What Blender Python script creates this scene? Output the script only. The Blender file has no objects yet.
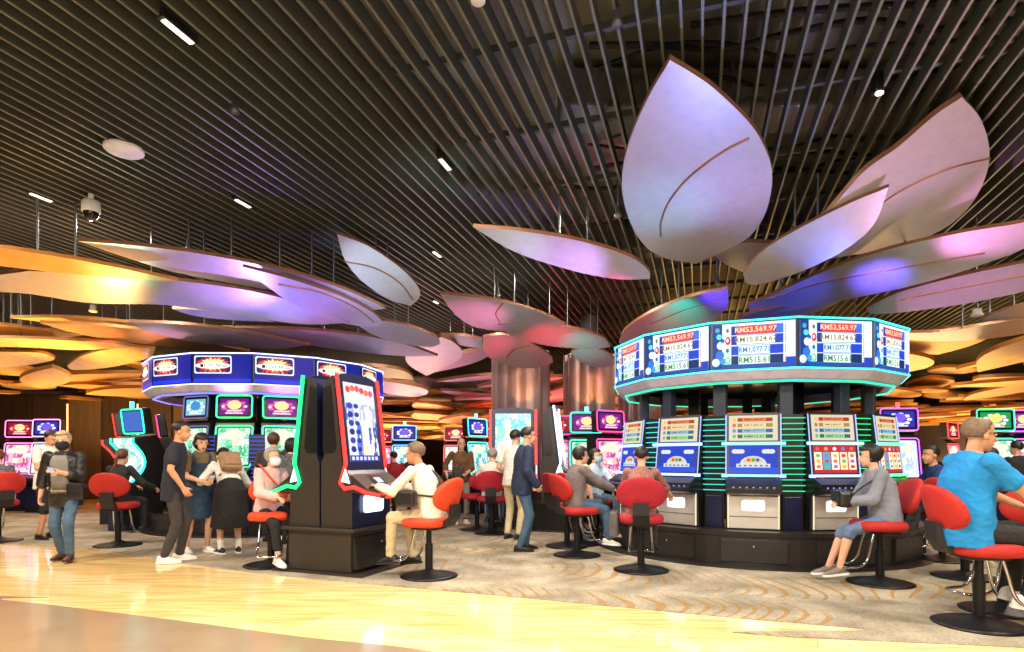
import bpy, bmesh, math, random
from mathutils import Vector, Matrix
random.seed(7)
sc = bpy.context.scene
COL = sc.collection
PI = math.pi
F, HOR, CX, EYE = 600.0, 458.0, 512.0, 1.3

def at(px, py, d):
    return Vector(((px-CX)/F*d, d, EYE+(HOR-py)/F*d))
def at_z(px, py, z):
    return at(px, py, F*(z-EYE)/(HOR-py))
def on_floor(px, py):
    return at_z(px, py, 0.0)
def R(a): return math.radians(a)

# ------------------------------------------------------------ materials
def lin(c):
    f = lambda v: v/12.92 if v <= .04045 else ((v+.055)/1.055)**2.4
    return (f(c[0]/255), f(c[1]/255), f(c[2]/255), 1)
_mats = {}
def pm(name, c, rough=.6, metal=0., var=.12, scale=8., bump=0., coat=0., spec=.5, stretch=None):
    """procedural surface: base colour broken up by noise"""
    if name in _mats: return _mats[name]
    m = bpy.data.materials.new(name); m.use_nodes = True
    nt = m.node_tree; b = nt.nodes['Principled BSDF']
    tc = nt.nodes.new('ShaderNodeTexCoord'); nz = nt.nodes.new('ShaderNodeTexNoise')
    nz.inputs['Scale'].default_value = scale; nz.inputs['Detail'].default_value = 3
    src = tc.outputs['Object']
    if stretch:
        mp = nt.nodes.new('ShaderNodeMapping'); mp.inputs['Scale'].default_value = stretch
        nt.links.new(src, mp.inputs[0]); src = mp.outputs[0]
    nt.links.new(src, nz.inputs['Vector'])
    rp = nt.nodes.new('ShaderNodeValToRGB')
    l = lin(c)
    rp.color_ramp.elements[0].position = .3; rp.color_ramp.elements[1].position = .7
    rp.color_ramp.elements[0].color = tuple(v*(1-var) for v in l[:3])+(1,)
    rp.color_ramp.elements[1].color = tuple(min(1, v*(1+var)) for v in l[:3])+(1,)
    nt.links.new(nz.outputs['Fac'], rp.inputs[0]); nt.links.new(rp.outputs[0], b.inputs['Base Color'])
    b.inputs['Roughness'].default_value = rough; b.inputs['Metallic'].default_value = metal
    b.inputs['Specular IOR Level'].default_value = spec
    if coat: b.inputs['Coat Weight'].default_value = coat
    if bump:
        bp = nt.nodes.new('ShaderNodeBump'); bp.inputs['Strength'].default_value = bump
        nt.links.new(nz.outputs['Fac'], bp.inputs['Height']); nt.links.new(bp.outputs[0], b.inputs['Normal'])
    _mats[name] = m
    return m
def em(c, s=1.0):
    """glowing surface of a lamp or screen"""
    k = 'glow_%02x%02x%02x_%g' % (int(c[0]), int(c[1]), int(c[2]), s)
    if k in _mats: return _mats[k]
    m = bpy.data.materials.new(k); m.use_nodes = True; nt = m.node_tree
    b = nt.nodes['Principled BSDF']
    b.inputs['Base Color'].default_value = (.01, .01, .01, 1); b.inputs['Roughness'].default_value = .3; b.inputs['Specular IOR Level'].default_value = .08
    b.inputs['Emission Color'].default_value = lin(c); b.inputs['Emission Strength'].default_value = s
    _mats[k] = m
    return m
def reel(name, cols, s=1.0, scale=14., sx=1., sz=1., spot=None):
    """a game screen: cells in the given colours, with small symbol blobs"""
    if name in _mats: return _mats[name]
    m = bpy.data.materials.new(name); m.use_nodes = True; nt = m.node_tree
    b = nt.nodes['Principled BSDF']; b.inputs['Base Color'].default_value = (.02, .02, .02, 1)
    b.inputs['Roughness'].default_value = .25; b.inputs['Specular IOR Level'].default_value = .1
    tc = nt.nodes.new('ShaderNodeTexCoord'); mp = nt.nodes.new('ShaderNodeMapping')
    mp.inputs['Scale'].default_value = (sx, 1, sz)
    vo = nt.nodes.new('ShaderNodeTexVoronoi'); vo.inputs['Scale'].default_value = scale
    vo.distance = 'CHEBYCHEV'; vo.inputs['Randomness'].default_value = .55
    nt.links.new(tc.outputs['Object'], mp.inputs[0]); nt.links.new(mp.outputs[0], vo.inputs['Vector'])
    sp = nt.nodes.new('ShaderNodeSeparateColor'); nt.links.new(vo.outputs['Color'], sp.inputs[0])
    rp = nt.nodes.new('ShaderNodeValToRGB'); rp.color_ramp.interpolation = 'CONSTANT'
    el = rp.color_ramp.elements
    while len(el) < len(cols): el.new(.5)
    for i, c in enumerate(cols):
        el[i].position = i/len(cols); el[i].color = lin(c)
    nt.links.new(sp.outputs[0], rp.inputs[0])
    v2 = nt.nodes.new('ShaderNodeTexVoronoi'); v2.inputs['Scale'].default_value = scale*2.3
    nt.links.new(mp.outputs[0], v2.inputs['Vector'])
    r2 = nt.nodes.new('ShaderNodeValToRGB'); r2.color_ramp.elements[0].position = .25; r2.color_ramp.elements[1].position = .42
    nt.links.new(v2.outputs['Distance'], r2.inputs[0])
    mx = nt.nodes.new('ShaderNodeMix'); mx.data_type = 'RGBA'
    nt.links.new(r2.outputs[0], mx.inputs[0])
    mx.inputs[6].default_value = lin(spot or (255, 255, 255))
    nt.links.new(rp.outputs[0], mx.inputs[7])
    nt.links.new(mx.outputs[2], b.inputs['Emission Color']); b.inputs['Emission Strength'].default_value = s
    _mats[name] = m
    return m

# ------------------------------------------------------------ mesh collector
_glyph = {}
def glyphs(s):
    if s not in _glyph:
        cu = bpy.data.curves.new('t', 'FONT'); cu.body = s; cu.align_x = 'CENTER'; cu.align_y = 'CENTER'; cu.resolution_u = 2
        cu.offset = .018
        o = bpy.data.objects.new('t', cu); COL.objects.link(o)
        dg = bpy.context.evaluated_depsgraph_get(); ev = o.evaluated_get(dg); me = ev.to_mesh()
        vs = [tuple(v.co) for v in me.vertices]; fs = [tuple(p.vertices) for p in me.polygons]
        ev.to_mesh_clear(); bpy.data.objects.remove(o); bpy.data.curves.remove(cu)
        xs = [v[0] for v in vs]; ys = [v[1] for v in vs]
        cx, cy = (min(xs)+max(xs))/2, (min(ys)+max(ys))/2
        w, h = max(xs)-min(xs), max(ys)-min(ys)
        _glyph[s] = ([((v[0]-cx)/w, (v[1]-cy)/h) for v in vs], fs)
    return _glyph[s]

def frame_of(d, up=Vector((0, 0, 1))):
    d = d.normalized()
    if abs(d.dot(up)) > .98: up = Vector((0, 1, 0))
    x = d.cross(up).normalized(); y = x.cross(d).normalized()
    return x, y
class MB:
    def __init__(s, M=None):
        s.V = []; s.F = []; s.MI = []; s.SM = []; s.mats = []; s.M = M or Matrix.Identity(4)
    def add(s, vs, fs, mat, smooth=False):
        if mat not in s.mats: s.mats.append(mat)
        k = s.mats.index(mat); b = len(s.V)
        s.V += [tuple(s.M @ Vector(v)) for v in vs]
        for f in fs:
            s.F.append(tuple(b+i for i in f)); s.MI.append(k); s.SM.append(smooth)
        return s
    def box(s, c, d, mat, rot=None, bev=0.):
        bm = bmesh.new(); bmesh.ops.create_cube(bm, size=1)
        bmesh.ops.scale(bm, vec=d, verts=bm.verts)
        if bev: bmesh.ops.bevel(bm, geom=bm.edges[:], offset=bev, segments=2, affect='EDGES', profile=.5)
        m = Matrix.Translation(c) @ (rot.to_4x4() if rot else Matrix.Identity(4))
        bm.verts.index_update()
        s.add([m @ v.co for v in bm.verts], [[v.index for v in f.verts] for f in bm.faces], mat); bm.free()
        return s
    def loft(s, rings, mat, smooth=True, cap=True, closed=False):
        n = len(rings[0]); vs = [p for r in rings for p in r]; fs = []
        k = len(rings)
        for i in range(k if closed else k-1):
            a, b = i*n, ((i+1) % k)*n
            for j in range(n):
                j2 = (j+1) % n
                fs.append((a+j, a+j2, b+j2, b+j))
        s.add(vs, fs, mat, smooth)
        if cap and not closed:
            s.add(rings[0], [tuple(reversed(range(n)))], mat); s.add(rings[-1], [tuple(range(n))], mat)
        return s
    def cyl(s, p0, p1, r0, mat, r1=None, n=14):
        p0, p1 = Vector(p0), Vector(p1); r1 = r0 if r1 is None else r1
        x, y = frame_of(p1-p0)
        ring = lambda p, r: [p+x*(r*math.cos(2*PI*i/n))+y*(r*math.sin(2*PI*i/n)) for i in range(n)]
        return s.loft([ring(p0, r0), ring(p1, r1)], mat)
    def rcone(s, p0, p1, r0, r1, mat, n=12):
        """tapered capsule"""
        p0, p1 = Vector(p0), Vector(p1); d = (p1-p0).normalized(); x, y = frame_of(d)
        rings = []
        def ring(p, r): return [p+x*(r*math.cos(2*PI*i/n))+y*(r*math.sin(2*PI*i/n)) for i in range(n)]
        for t in (-80, -50, -20): rings.append(ring(p0+d*(r0*math.sin(R(t))), r0*math.cos(R(t))))
        for t in (20, 50, 80): rings.append(ring(p1+d*(r1*math.sin(R(t))), r1*math.cos(R(t))))
        return s.loft(rings, mat)
    def ell(s, c, r, mat, rot=None, n=14, m=9):
        c = Vector(c); rot = rot or Matrix.Identity(3); rings = []
        for k in range(m):
            t = -PI/2+PI*(k+.12)/(m-.76); z = math.sin(t); q = math.cos(t)
            rings.append([c+rot @ Vector((r[0]*q*math.cos(2*PI*i/n), r[1]*q*math.sin(2*PI*i/n), r[2]*z)) for i in range(n)])
        return s.loft(rings, mat)
    def tube(s, path, r, mat, n=8, closed=False):
        P = [Vector(p) for p in path]; rings = []; k = len(P); up = Vector((0, 0, 1))
        px = None
        for i, p in enumerate(P):
            a = P[(i-1) % k] if (closed or i) else P[0]; b = P[(i+1) % k] if (closed or i < k-1) else P[-1]
            d = (b-a).normalized()
            if px is None: x, y = frame_of(d)
            else:
                x = (px-d*px.dot(d)).normalized(); y = d.cross(x)*-1
            px = x; y = x.cross(d)
            rings.append([p+x*(r*math.cos(2*PI*j/n))+y*(r*math.sin(2*PI*j/n)) for j in range(n)])
        return s.loft(rings, mat, closed=closed)
    def lathe(s, prof, mat, c=(0, 0, 0), n=24, smooth=True):
        rings = [[(c[0]+r*math.cos(2*PI*i/n), c[1]+r*math.sin(2*PI*i/n), c[2]+z) for i in range(n)] for r, z in prof]
        return s.loft(rings, mat, smooth)
    def prism(s, pts, ext, mat, side=None):
        n = len(pts); ext = Vector(ext); a = [Vector(p) for p in pts]; b = [p+ext for p in a]
        s.add(a, [tuple(range(n))], mat); s.add(b, [tuple(reversed(range(n)))], mat)
        s.add(a+b, [(j, j+n, (j+1) % n+n, (j+1) % n) for j in range(n)], side or mat)
        return s
    def quad(s, u0, v0, u1, v1, mat, y=0.):
        return s.add([(u0, y, v0), (u1, y, v0), (u1, y, v1), (u0, y, v1)], [(0, 1, 2, 3)], mat)
    def disc(s, u, v, ru, rv, mat, y=0., n=20, a0=0, a1=360):
        pts = [(u+ru*math.cos(R(a0+(a1-a0)*i/n)), y, v+rv*math.sin(R(a0+(a1-a0)*i/n))) for i in range(n+(a1-a0 < 360))]
        return s.add(pts, [tuple(range(len(pts)))], mat)
    def rrect(s, u0, v0, u1, v1, r, mat, y=0.):
        return s.add([(a, y, b) for a, b in rr(u0, v0, u1, v1, r)], [tuple(range(24))], mat)
    def text(s, body, u, v, w, h, mat, y=0.):
        vs, fs = glyphs(body)
        return s.add([(u+a*w, y, v+b*h) for a, b in vs], fs, mat)
    def mesh(s, name):
        me = bpy.data.meshes.new(name); me.from_pydata(s.V, [], s.F)
        for m in s.mats: me.materials.append(m)
        me.polygons.foreach_set('material_index', s.MI); me.polygons.foreach_set('use_smooth', s.SM)
        me.update(); return me
    def build(s, name, parent=None, fix=True):
        me = s.mesh(name)
        if fix:
            bm = bmesh.new(); bm.from_mesh(me); bmesh.ops.recalc_face_normals(bm, faces=bm.faces[:]); bm.to_mesh(me); bm.free()
        o = bpy.data.objects.new(name, me); COL.objects.link(o); o.parent = parent
        return o
def rr(u0, v0, u1, v1, r):
    out = []
    for cx, cy, a in ((u1-r, v1-r, 0), (u0+r, v1-r, 90), (u0+r, v0+r, 180), (u1-r, v0+r, 270)):
        for k in range(6):
            t = R(a+18*k); out.append((cx+r*math.cos(t), cy+r*math.sin(t)))
    return out

# ------------------------------------------------------------ things
def tag(o, label, cat, group=None, kind=None):
    if label: o['label'] = label
    if cat: o['category'] = cat
    if group: o['group'] = group
    if kind: o['kind'] = kind
    return o
def thing(name, label, cat, loc=(0, 0, 0), rz=0., group=None):
    o = bpy.data.objects.new(name, None); COL.objects.link(o); o.location = loc; o.rotation_euler = (0, 0, rz)
    o.empty_display_size = .1
    return tag(o, label, cat, group)
def copy_tree(o, parent=None):
    c = o.copy(); COL.objects.link(c); c.parent = parent
    for ch in [x for x in o.children]: copy_tree(ch, c)
    return c
def struct(mb, name):
    o = mb.build(name); o['kind'] = 'structure'; return o
def catmull(P, n=6):
    P = [Vector(p) for p in P]
    if len(P) < 3: return P
    Q = [P[0]*2-P[1]]+P+[P[-1]*2-P[-2]]; out = []
    for i in range(1, len(Q)-2):
        a, b, c, d = Q[i-1:i+3]
        for k in range(n):
            t = k/n
            out.append(.5*((2*b)+(c-a)*t+(2*a-5*b+4*c-d)*t*t+(3*b-a-3*c+d)*t**3))
    return out+[P[-1]]
# ============================================================ camera and view
cam = bpy.data.cameras.new('camera'); co = bpy.data.objects.new('camera', cam); COL.objects.link(co)
co.location = (0, 0, EYE); co.rotation_euler = (PI/2, 0, 0)
cam.sensor_width = 36; cam.lens = F/1024*36; cam.shift_y = (HOR-326)/1024; cam.clip_end = 200
sc.camera = co
vs = sc.view_settings
vs.view_transform = 'Standard'; vs.look = 'None'; vs.gamma = 1; vs.use_curve_mapping = False; vs.exposure = 0.0
sc.cycles.max_bounces = 6; sc.cycles.diffuse_bounces = 3; sc.cycles.glossy_bounces = 3
sc.cycles.sample_clamp_indirect = 4.0
w = bpy.data.worlds.new('world'); sc.world = w; w.use_nodes = True
w.node_tree.nodes['Background'].inputs[0].default_value = (.5, .45, .4, 1); w.node_tree.nodes['Background'].inputs[1].default_value = .15

# ============================================================ floor
def floor_mat():
    m = bpy.data.materials.new('yellow_marble'); m.use_nodes = True; nt = m.node_tree; b = nt.nodes['Principled BSDF']
    tc = nt.nodes.new('ShaderNodeTexCoord'); mp = nt.nodes.new('ShaderNodeMapping'); mp.inputs['Rotation'].default_value = (0, 0, R(27))
    nt.links.new(tc.outputs['Object'], mp.inputs[0])
    br = nt.nodes.new('ShaderNodeTexBrick'); br.inputs['Scale'].default_value = 1; br.inputs['Brick Width'].default_value = 2.4; br.inputs['Row Height'].default_value = .42
    br.inputs['Mortar Size'].default_value = .002; br.inputs['Mortar'].default_value = lin((196, 160, 92))
    br.inputs['Color1'].default_value = lin((252, 234, 188)); br.inputs['Color2'].default_value = lin((240, 208, 142))
    nt.links.new(mp.outputs[0], br.inputs['Vector'])
    m2 = nt.nodes.new('ShaderNodeMapping'); m2.inputs['Scale'].default_value = (.8, 9, 1); m2.inputs['Rotation'].default_value = (0, 0, R(27))
    nt.links.new(tc.outputs['Object'], m2.inputs[0])
    nz = nt.nodes.new('ShaderNodeTexNoise'); nz.inputs['Scale'].default_value = 1.6; nz.inputs['Detail'].default_value = 5
    nt.links.new(m2.outputs[0], nz.inputs['Vector'])
    rp = nt.nodes.new('ShaderNodeValToRGB'); rp.color_ramp.elements[0].color = lin((224, 205, 172)); rp.color_ramp.elements[1].color = (1, 1, 1, 1)
    rp.color_ramp.elements[0].position = .35; rp.color_ramp.elements[1].position = .62
    nt.links.new(nz.outputs['Fac'], rp.inputs[0])
    mx = nt.nodes.new('ShaderNodeMix'); mx.data_type = 'RGBA'; mx.blend_type = 'MULTIPLY'; mx.inputs[0].default_value = .8
    nt.links.new(br.outputs['Color'], mx.inputs[6]); nt.links.new(rp.outputs[0], mx.inputs[7]); nt.links.new(mx.outputs[2], b.inputs['Base Color'])
    b.inputs['Roughness'].default_value = .09; b.inputs['Specular IOR Level'].default_value = .5
    return m
def carpet_mat():
    m = bpy.data.materials.new('patterned_carpet'); m.use_nodes = True; nt = m.node_tree; b = nt.nodes['Principled BSDF']
    N = lambda t: nt.nodes.new('ShaderNode'+t); L = nt.links.new
    tc = N('TexCoord')
    nz = N('TexNoise'); nz.inputs['Scale'].default_value = 2.2; nz.inputs['Detail'].default_value = 6; L(tc.outputs['Object'], nz.inputs['Vector'])
    r1 = N('ValToRGB'); r1.color_ramp.elements[0].color = lin((138, 131, 116)); r1.color_ramp.elements[1].color = lin((184, 175, 156))
    r1.color_ramp.elements[0].position = .32; r1.color_ramp.elements[1].position = .66; L(nz.outputs['Fac'], r1.inputs[0])
    # fine weave
    wv = N('TexNoise'); wv.inputs['Scale'].default_value = 60; L(tc.outputs['Object'], wv.inputs['Vector'])
    r3 = N('ValToRGB'); r3.color_ramp.elements[0].color = (.62, .62, .62, 1); r3.color_ramp.elements[0].position = .35; r3.color_ramp.elements[1].position = .6
    L(wv.outputs['Fac'], r3.inputs[0])
    m1 = N('Mix'); m1.data_type = 'RGBA'; m1.blend_type = 'MULTIPLY'; m1.inputs[0].default_value = .75; L(r1.outputs[0], m1.inputs[6]); L(r3.outputs[0], m1.inputs[7])
    # gold feathers: rows of curved ribs
    def MT(op, a, b_=None):
        n = N('Math'); n.operation = op
        for q, v in enumerate((a, b_)):
            if v is None: continue
            if isinstance(v, (int, float)): n.inputs[q].default_value = v
            else: L(v, n.inputs[q])
        return n.outputs[0]
    mp = N('Mapping'); mp.inputs['Rotation'].default_value = (0, 0, R(14)); L(tc.outputs['Object'], mp.inputs[0])
    ds = N('TexNoise'); ds.inputs['Scale'].default_value = .5; ds.inputs['Detail'].default_value = 1; L(tc.outputs['Object'], ds.inputs['Vector'])
    ad = N('VectorMath'); ad.operation = 'MULTIPLY_ADD'; L(ds.outputs['Color'], ad.inputs[0]); ad.inputs[1].default_value = (1.2, 1.5, 0); L(mp.outputs[0], ad.inputs[2])
    sx = N('SeparateXYZ'); L(ad.outputs[0], sx.inputs[0])
    v = MT('SUBTRACT', MT('MULTIPLY', MT('FRACT', MT('DIVIDE', sx.outputs[1], 1.15)), 2), 1)
    arc = MT('FRACT', MT('DIVIDE', MT('ADD', sx.outputs[0], MT('MULTIPLY', MT('MULTIPLY', v, v), .30)), .17))
    rib = MT('LESS_THAN', arc, MT('SUBTRACT', .34, MT('MULTIPLY', MT('ABSOLUTE', v), .22)))
    band = MT('LESS_THAN', MT('ABSOLUTE', v), .74)
    pn = N('TexNoise'); pn.inputs['Scale'].default_value = .8; L(tc.outputs['Object'], pn.inputs['Vector'])
    patch = N('ValToRGB'); patch.color_ramp.elements[0].position = .40; patch.color_ramp.elements[1].position = .52; L(pn.outputs['Fac'], patch.inputs[0])
    mk = N('Math'); mk.operation = 'MULTIPLY'; L(MT('MULTIPLY', rib, band), mk.inputs[0]); L(MT('MULTIPLY', patch.outputs[0], .62), mk.inputs[1])
    m2 = N('Mix'); m2.data_type = 'RGBA'; L(mk.outputs[0], m2.inputs[0]); L(m1.outputs[2], m2.inputs[6]); m2.inputs[7].default_value = lin((150, 108, 34))
    L(m2.outputs[2], b.inputs['Base Color']); b.inputs['Roughness'].default_value = .95; b.inputs['Specular IOR Level'].default_value = .1
    bp = N('Bump'); bp.inputs['Strength'].default_value = .25; L(wv.outputs['Fac'], bp.inputs['Height']); L(bp.outputs[0], b.inputs['Normal'])
    return m
fm = floor_mat(); cm = carpet_mat()
stone = pm('taupe_stone', (150, 132, 108), .16, var=.07, scale=2.5)
X0, X1, Y0, Y1 = -24, 26, -5, 44
mb = MB(); mb.box(((X0+X1)/2, (Y0+Y1)/2, -.1), (X1-X0, Y1-Y0, .2), fm); struct(mb, 'floor')
edge = [(-60, 540), (0, 543), (100, 551), (200, 566), (300, 578), (410, 588), (512, 597), (700, 615), (870, 630), (1024, 648)]
ep = [on_floor(*p) for p in edge]; ep = [Vector((X0, ep[0].y+1.0, 0))]+ep+[Vector((X1, ep[-1].y-3, 0))]
ep = catmull(ep, 5)
mb = MB(); mb.prism([(p.x, p.y, .0) for p in ep]+[(X1, Y1, 0), (X0, Y1, 0)], (0, 0, .008), cm); struct(mb, 'floor_carpet')
edge2 = [(-120, 594), (0, 600), (140, 616), (300, 637), (420, 650)]
e2 = [on_floor(*p) for p in edge2]; e2 = [Vector((X0, e2[0].y+1.2, 0))]+e2+[Vector((.35, 3.5, 0)), Vector((1.3, 2.6, 0)), Vector((2.0, 0, 0)), Vector((2.2, Y0, 0))]
mb = MB(); mb.prism([(p.x, p.y, 0) for p in catmull(e2, 5)]+[(X0, Y0, 0)], (0, 0, .004), stone); struct(mb, 'floor_stone')

# ============================================================ ceiling: hanging slats below a dark void
ZC = 4.5
slat_m = pm('slat_grey', (80, 84, 78), .55, .2, .1, 3); slat_lit = pm('slat_edge_lit', (116, 119, 108), .35, .5, .1, 3)  # bottom edges paler: light catching them is put into the colour
void_m = pm('void_grey', (110, 108, 96), .9, 0, .3, 1.2)
mb = MB(); mb.box(((X0+X1)/2, (Y0+Y1)/2, 5.45), (X1-X0, Y1-Y0, .1), void_m); struct(mb, 'ceiling')
sd = Vector((188/F, 1, 0)).normalized(); sn = Vector((sd.y, -sd.x, 0)); rot = Matrix.Rotation(-math.atan2(sd.x, sd.y), 3, 'Z')
mb = MB(); c0 = Vector((0, 18, 0))
for i in range(-205, 200):
    off = i*.15; lo, hi = -34., 34.
    # clip to the room
    p = c0+sn*off
    for ax, a, b in ((0, X0+.05, X1-.05), (1, Y0+.05, Y1-.05)):
        t0, t1 = (a-p[ax])/sd[ax], (b-p[ax])/sd[ax]; lo, hi = max(lo, t0), min(hi, t1)
    if hi-lo < .3: continue
    c = p+sd*((lo+hi)/2)
    mb.box((c.x, c.y, ZC+.077), (.02, hi-lo, .135), slat_m, rot)
    mb.box((c.x, c.y, ZC+.004), (.021, hi-lo, .009), slat_lit, rot)
struct(mb, 'ceiling_slats')
mb = MB()
for i in range(-22, 24):                        # cross carriers above the slats
    p = c0+sd*(i*1.25); lo, hi = -34., 34.
    for ax, a, b in ((0, X0+.05, X1-.05), (1, Y0+.05, Y1-.05)):
        t = sorted(((a-p[ax])/sn[ax], (b-p[ax])/sn[ax])); lo, hi = max(lo, t[0]), min(hi, t[1])
    if hi-lo < .3: continue
    c = p+sn*((lo+hi)/2); mb.box((c.x, c.y, ZC+.16), (hi-lo, .045, .06), slat_m, rot)
struct(mb, 'trim_1')
# cables, pipes and ducts in the void
cab = pm('cable_black', (26, 26, 27), .6); duct = pm('duct_metal', (112, 110, 104), .5, .4)
rnd = random.Random(3)
for k in range(14):
    y = 4.6+k*.32+rnd.uniform(-.1, .1); x0 = rnd.uniform(.5, 2.2)
    path = [(x0+i*.6, y+rnd.uniform(-.09, .09)-i*.05, 5.05+rnd.uniform(-.08, .08)+.02*k) for i in range(int(rnd.uniform(8, 13)))]
    mb = MB(); mb.tube(catmull(path, 4), rnd.choice((.015, .02, .03)), cab, 6)
    tag(mb.build('hanging_cable'), 'black cable strung in the dark void above the ceiling slats', 'cable', 'cables above the slats')
for y, z in ((6.4, 5.1), (10.4, 5.05)):
    mb = MB(); mb.box((8, y, z), (15, .55, .4), duct, None, .03)
    for i in range(12): mb.box((1+i*1.25, y, z), (.03, .59, .44), duct)
    tag(mb.build('hanging_air_duct'), 'grey air duct above the slats %s the large tilted leaf' % ('nearer than' if y < 8 else 'farther than'), 'duct')

# ============================================================ walls
brown = pm('brown_panel', (74, 56, 44), .45, .1, .25, 2, stretch=(6, 6, .5)); dkw = pm('dark_wall', (70, 52, 52), .8, 0, .2, 1)
for n, c, d in (('wall_back', ((X0+X1)/2, Y1-.05, 2.7), (X1-X0, .1, 5.4)), ('wall_left', (X0+.05, (Y0+Y1)/2, 2.7), (.1, Y1-Y0, 5.4)),
                ('wall_right', (X1-.05, (Y0+Y1)/2, 2.7), (.1, Y1-Y0, 5.4)), ('wall_front', ((X0+X1)/2, Y0+.05, 2.7), (X1-X0, .1, 5.4))):
    mb = MB(); mb.box(c, d, pm('cream_wall', (190, 165, 130), .8) if n == 'wall_front' else dkw); struct(mb, n)
# brown panelled partition far left, with lit strips
mb = MB(); strip = em((255, 206, 140), 2.2)
yp = 19.
mb.box((-14.5, yp, 1.7), (12., .25, 3.4), dkw)
for i in range(11):
    mb.box((-20+i*1.1, yp-.15, 1.65), (1.02, .08, 3.2), brown if i % 3 else pm('tan_panel', (112, 92, 70), .4, .1, .2, 2, stretch=(6, 6, .5)))
for i in range(0, 11, 2): mb.box((-20.54+i*1.1, yp-.17, 1.9), (.045, .05, 2.2), strip)
struct(mb, 'wall_partition')
# second dark partition behind the right hand machines
mb = MB(); mb.box((17, 24, 1.3), (16, .3, 2.6), pm('plum_wall', (58, 44, 62), .8)); struct(mb, 'wall_right_partition')

# fluted bronze pillars
brz = pm('bronze_cladding', (138, 112, 114), .34, .4, .12, 5, stretch=(1, 1, .2)); brl = pm('bronze_light', (176, 140, 118), .3, .7, .1, 5, stretch=(1, 1, .2))
def pillar(x, y, r):
    mb = MB(); n = 96; ring = []
    for z in (0, 3.62):
        ring.append([(x+(r+.07*abs(math.sin(4.5*t))*1)*math.cos(t), y+(r+.07*abs(math.sin(4.5*t)))*math.sin(t), z) for t in (2*PI*i/n for i in range(n))])
    mb.loft(ring, brz)
    for k in range(9):
        t = 2*PI*k/9-.35; mb.cyl((x+(r+.02)*math.cos(t), y+(r+.02)*math.sin(t), .1), (x+(r+.02)*math.cos(t), y+(r+.02)*math.sin(t), 3.62), .05, brl, n=10)
    mb.cyl((x, y, 3.6), (x, y, 4.49), .2, slat_m)
    o = struct(mb, 'pillar'); return o
pillar(.2, 13.2, .58); pillar(1.75, 13.6, .52); pillar(3.1, 14.6, .45)
# ============================================================ leaf panels hung under the ceiling
leaf_m = pm('leaf_champagne', (180, 172, 182), .36, .35, .06, 9, stretch=(1, 1, 1)); edge_m = pm('leaf_edge_bronze', (128, 88, 66), .4, .35, .15, 6)
gold_m = pm('leaf_gold_wood_warm_lit', (222, 172, 96), .4, .25, .12, 4); gedge_m = pm('leaf_gold_edge', (168, 112, 52), .4, .25, .15, 4)  # gold wood far off; on the left leaves, warm light put into colour
vein_m = pm('leaf_vein_bronze', (150, 104, 72), .35, .5)
rod_m = pm('rod_grey', (90, 92, 100), .4, .6)
def leaf(label, A, B, zt, zb, roll=0., mats=None, vein=None, th=.05, rods=True, group=None):
    """A: outline px from tip to base, B: px back from base to tip (without the ends); the tip is at height zt, the base at zb"""
    lm, emt = mats or (leaf_m, edge_m)
    T = at_z(A[0][0], A[0][1], zt); Bs = at_z(A[-1][0], A[-1][1], zb)
    ax = (Bs-T).normalized(); h = ax.cross(Vector((0, 0, 1))).normalized(); n = h.cross(ax)
    if n.z < 0: n = -n
    n = Matrix.Rotation(R(roll), 3, ax) @ n
    eye = Vector((0, 0, EYE))
    def hit(p):
        d = (at(p[0], p[1], 1)-eye); return eye+d*((T-eye).dot(n)/d.dot(n))
    pa = [hit((q.x, q.y)) for q in catmull([(x, y, 0) for x, y in A], 7)]
    pb = [hit((q.x, q.y)) for q in catmull([(x, y, 0) for x, y in [A[-1]]+B+[A[0]]], 7)]
    out = pa+pb[1:-1]
    c = sum(out, Vector())/len(out)
    root = thing('hanging_leaf_panel', label, 'ceiling panel', c, 0, group)
    L = [p-c for p in out]; nn = n*th
    ctr = Vector((0, 0, 0))
    def fan(mb, pts, mat):
        k = len(pts); mb.add(pts+[ctr], [(i, (i+1) % k, k) for i in range(k)], mat)
    mb = MB(); k = len(L)
    mb.add(L, [tuple(range(k))], lm); mb.add([p+nn for p in L], [tuple(range(k))], lm); mb.build('panel', root)
    mb = MB(); mb.add(L+[p+nn for p in L], [(i, (i+1) % k, (i+1) % k+k, i+k) for i in range(k)], emt); 
    o = mb.build('edge_band', root); o['label'] = 'bronze edge band'
    if vein:
        mb = MB(); vp = [hit((q.x, q.y))-c-n*.004 for q in catmull([(x, y, 0) for x, y in vein], 6)]
        mb.tube(vp, .012, vein_m, 6); mb.build('vein', root)
    if rods:
        mb = MB()
        for f in (.3, .7):
            mb = MB()
            p = T.lerp(Bs, f)-c
            # keep the rods over the panel
            q = p.lerp(ctr, .6); z1 = ZC-c.z+.02
            if z1 > q.z+.1: mb.cyl(q+nn*.5, (q.x, q.y, z1), .012, rod_m, n=8); mb.build('hanger_rod', root)
    return root

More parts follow.
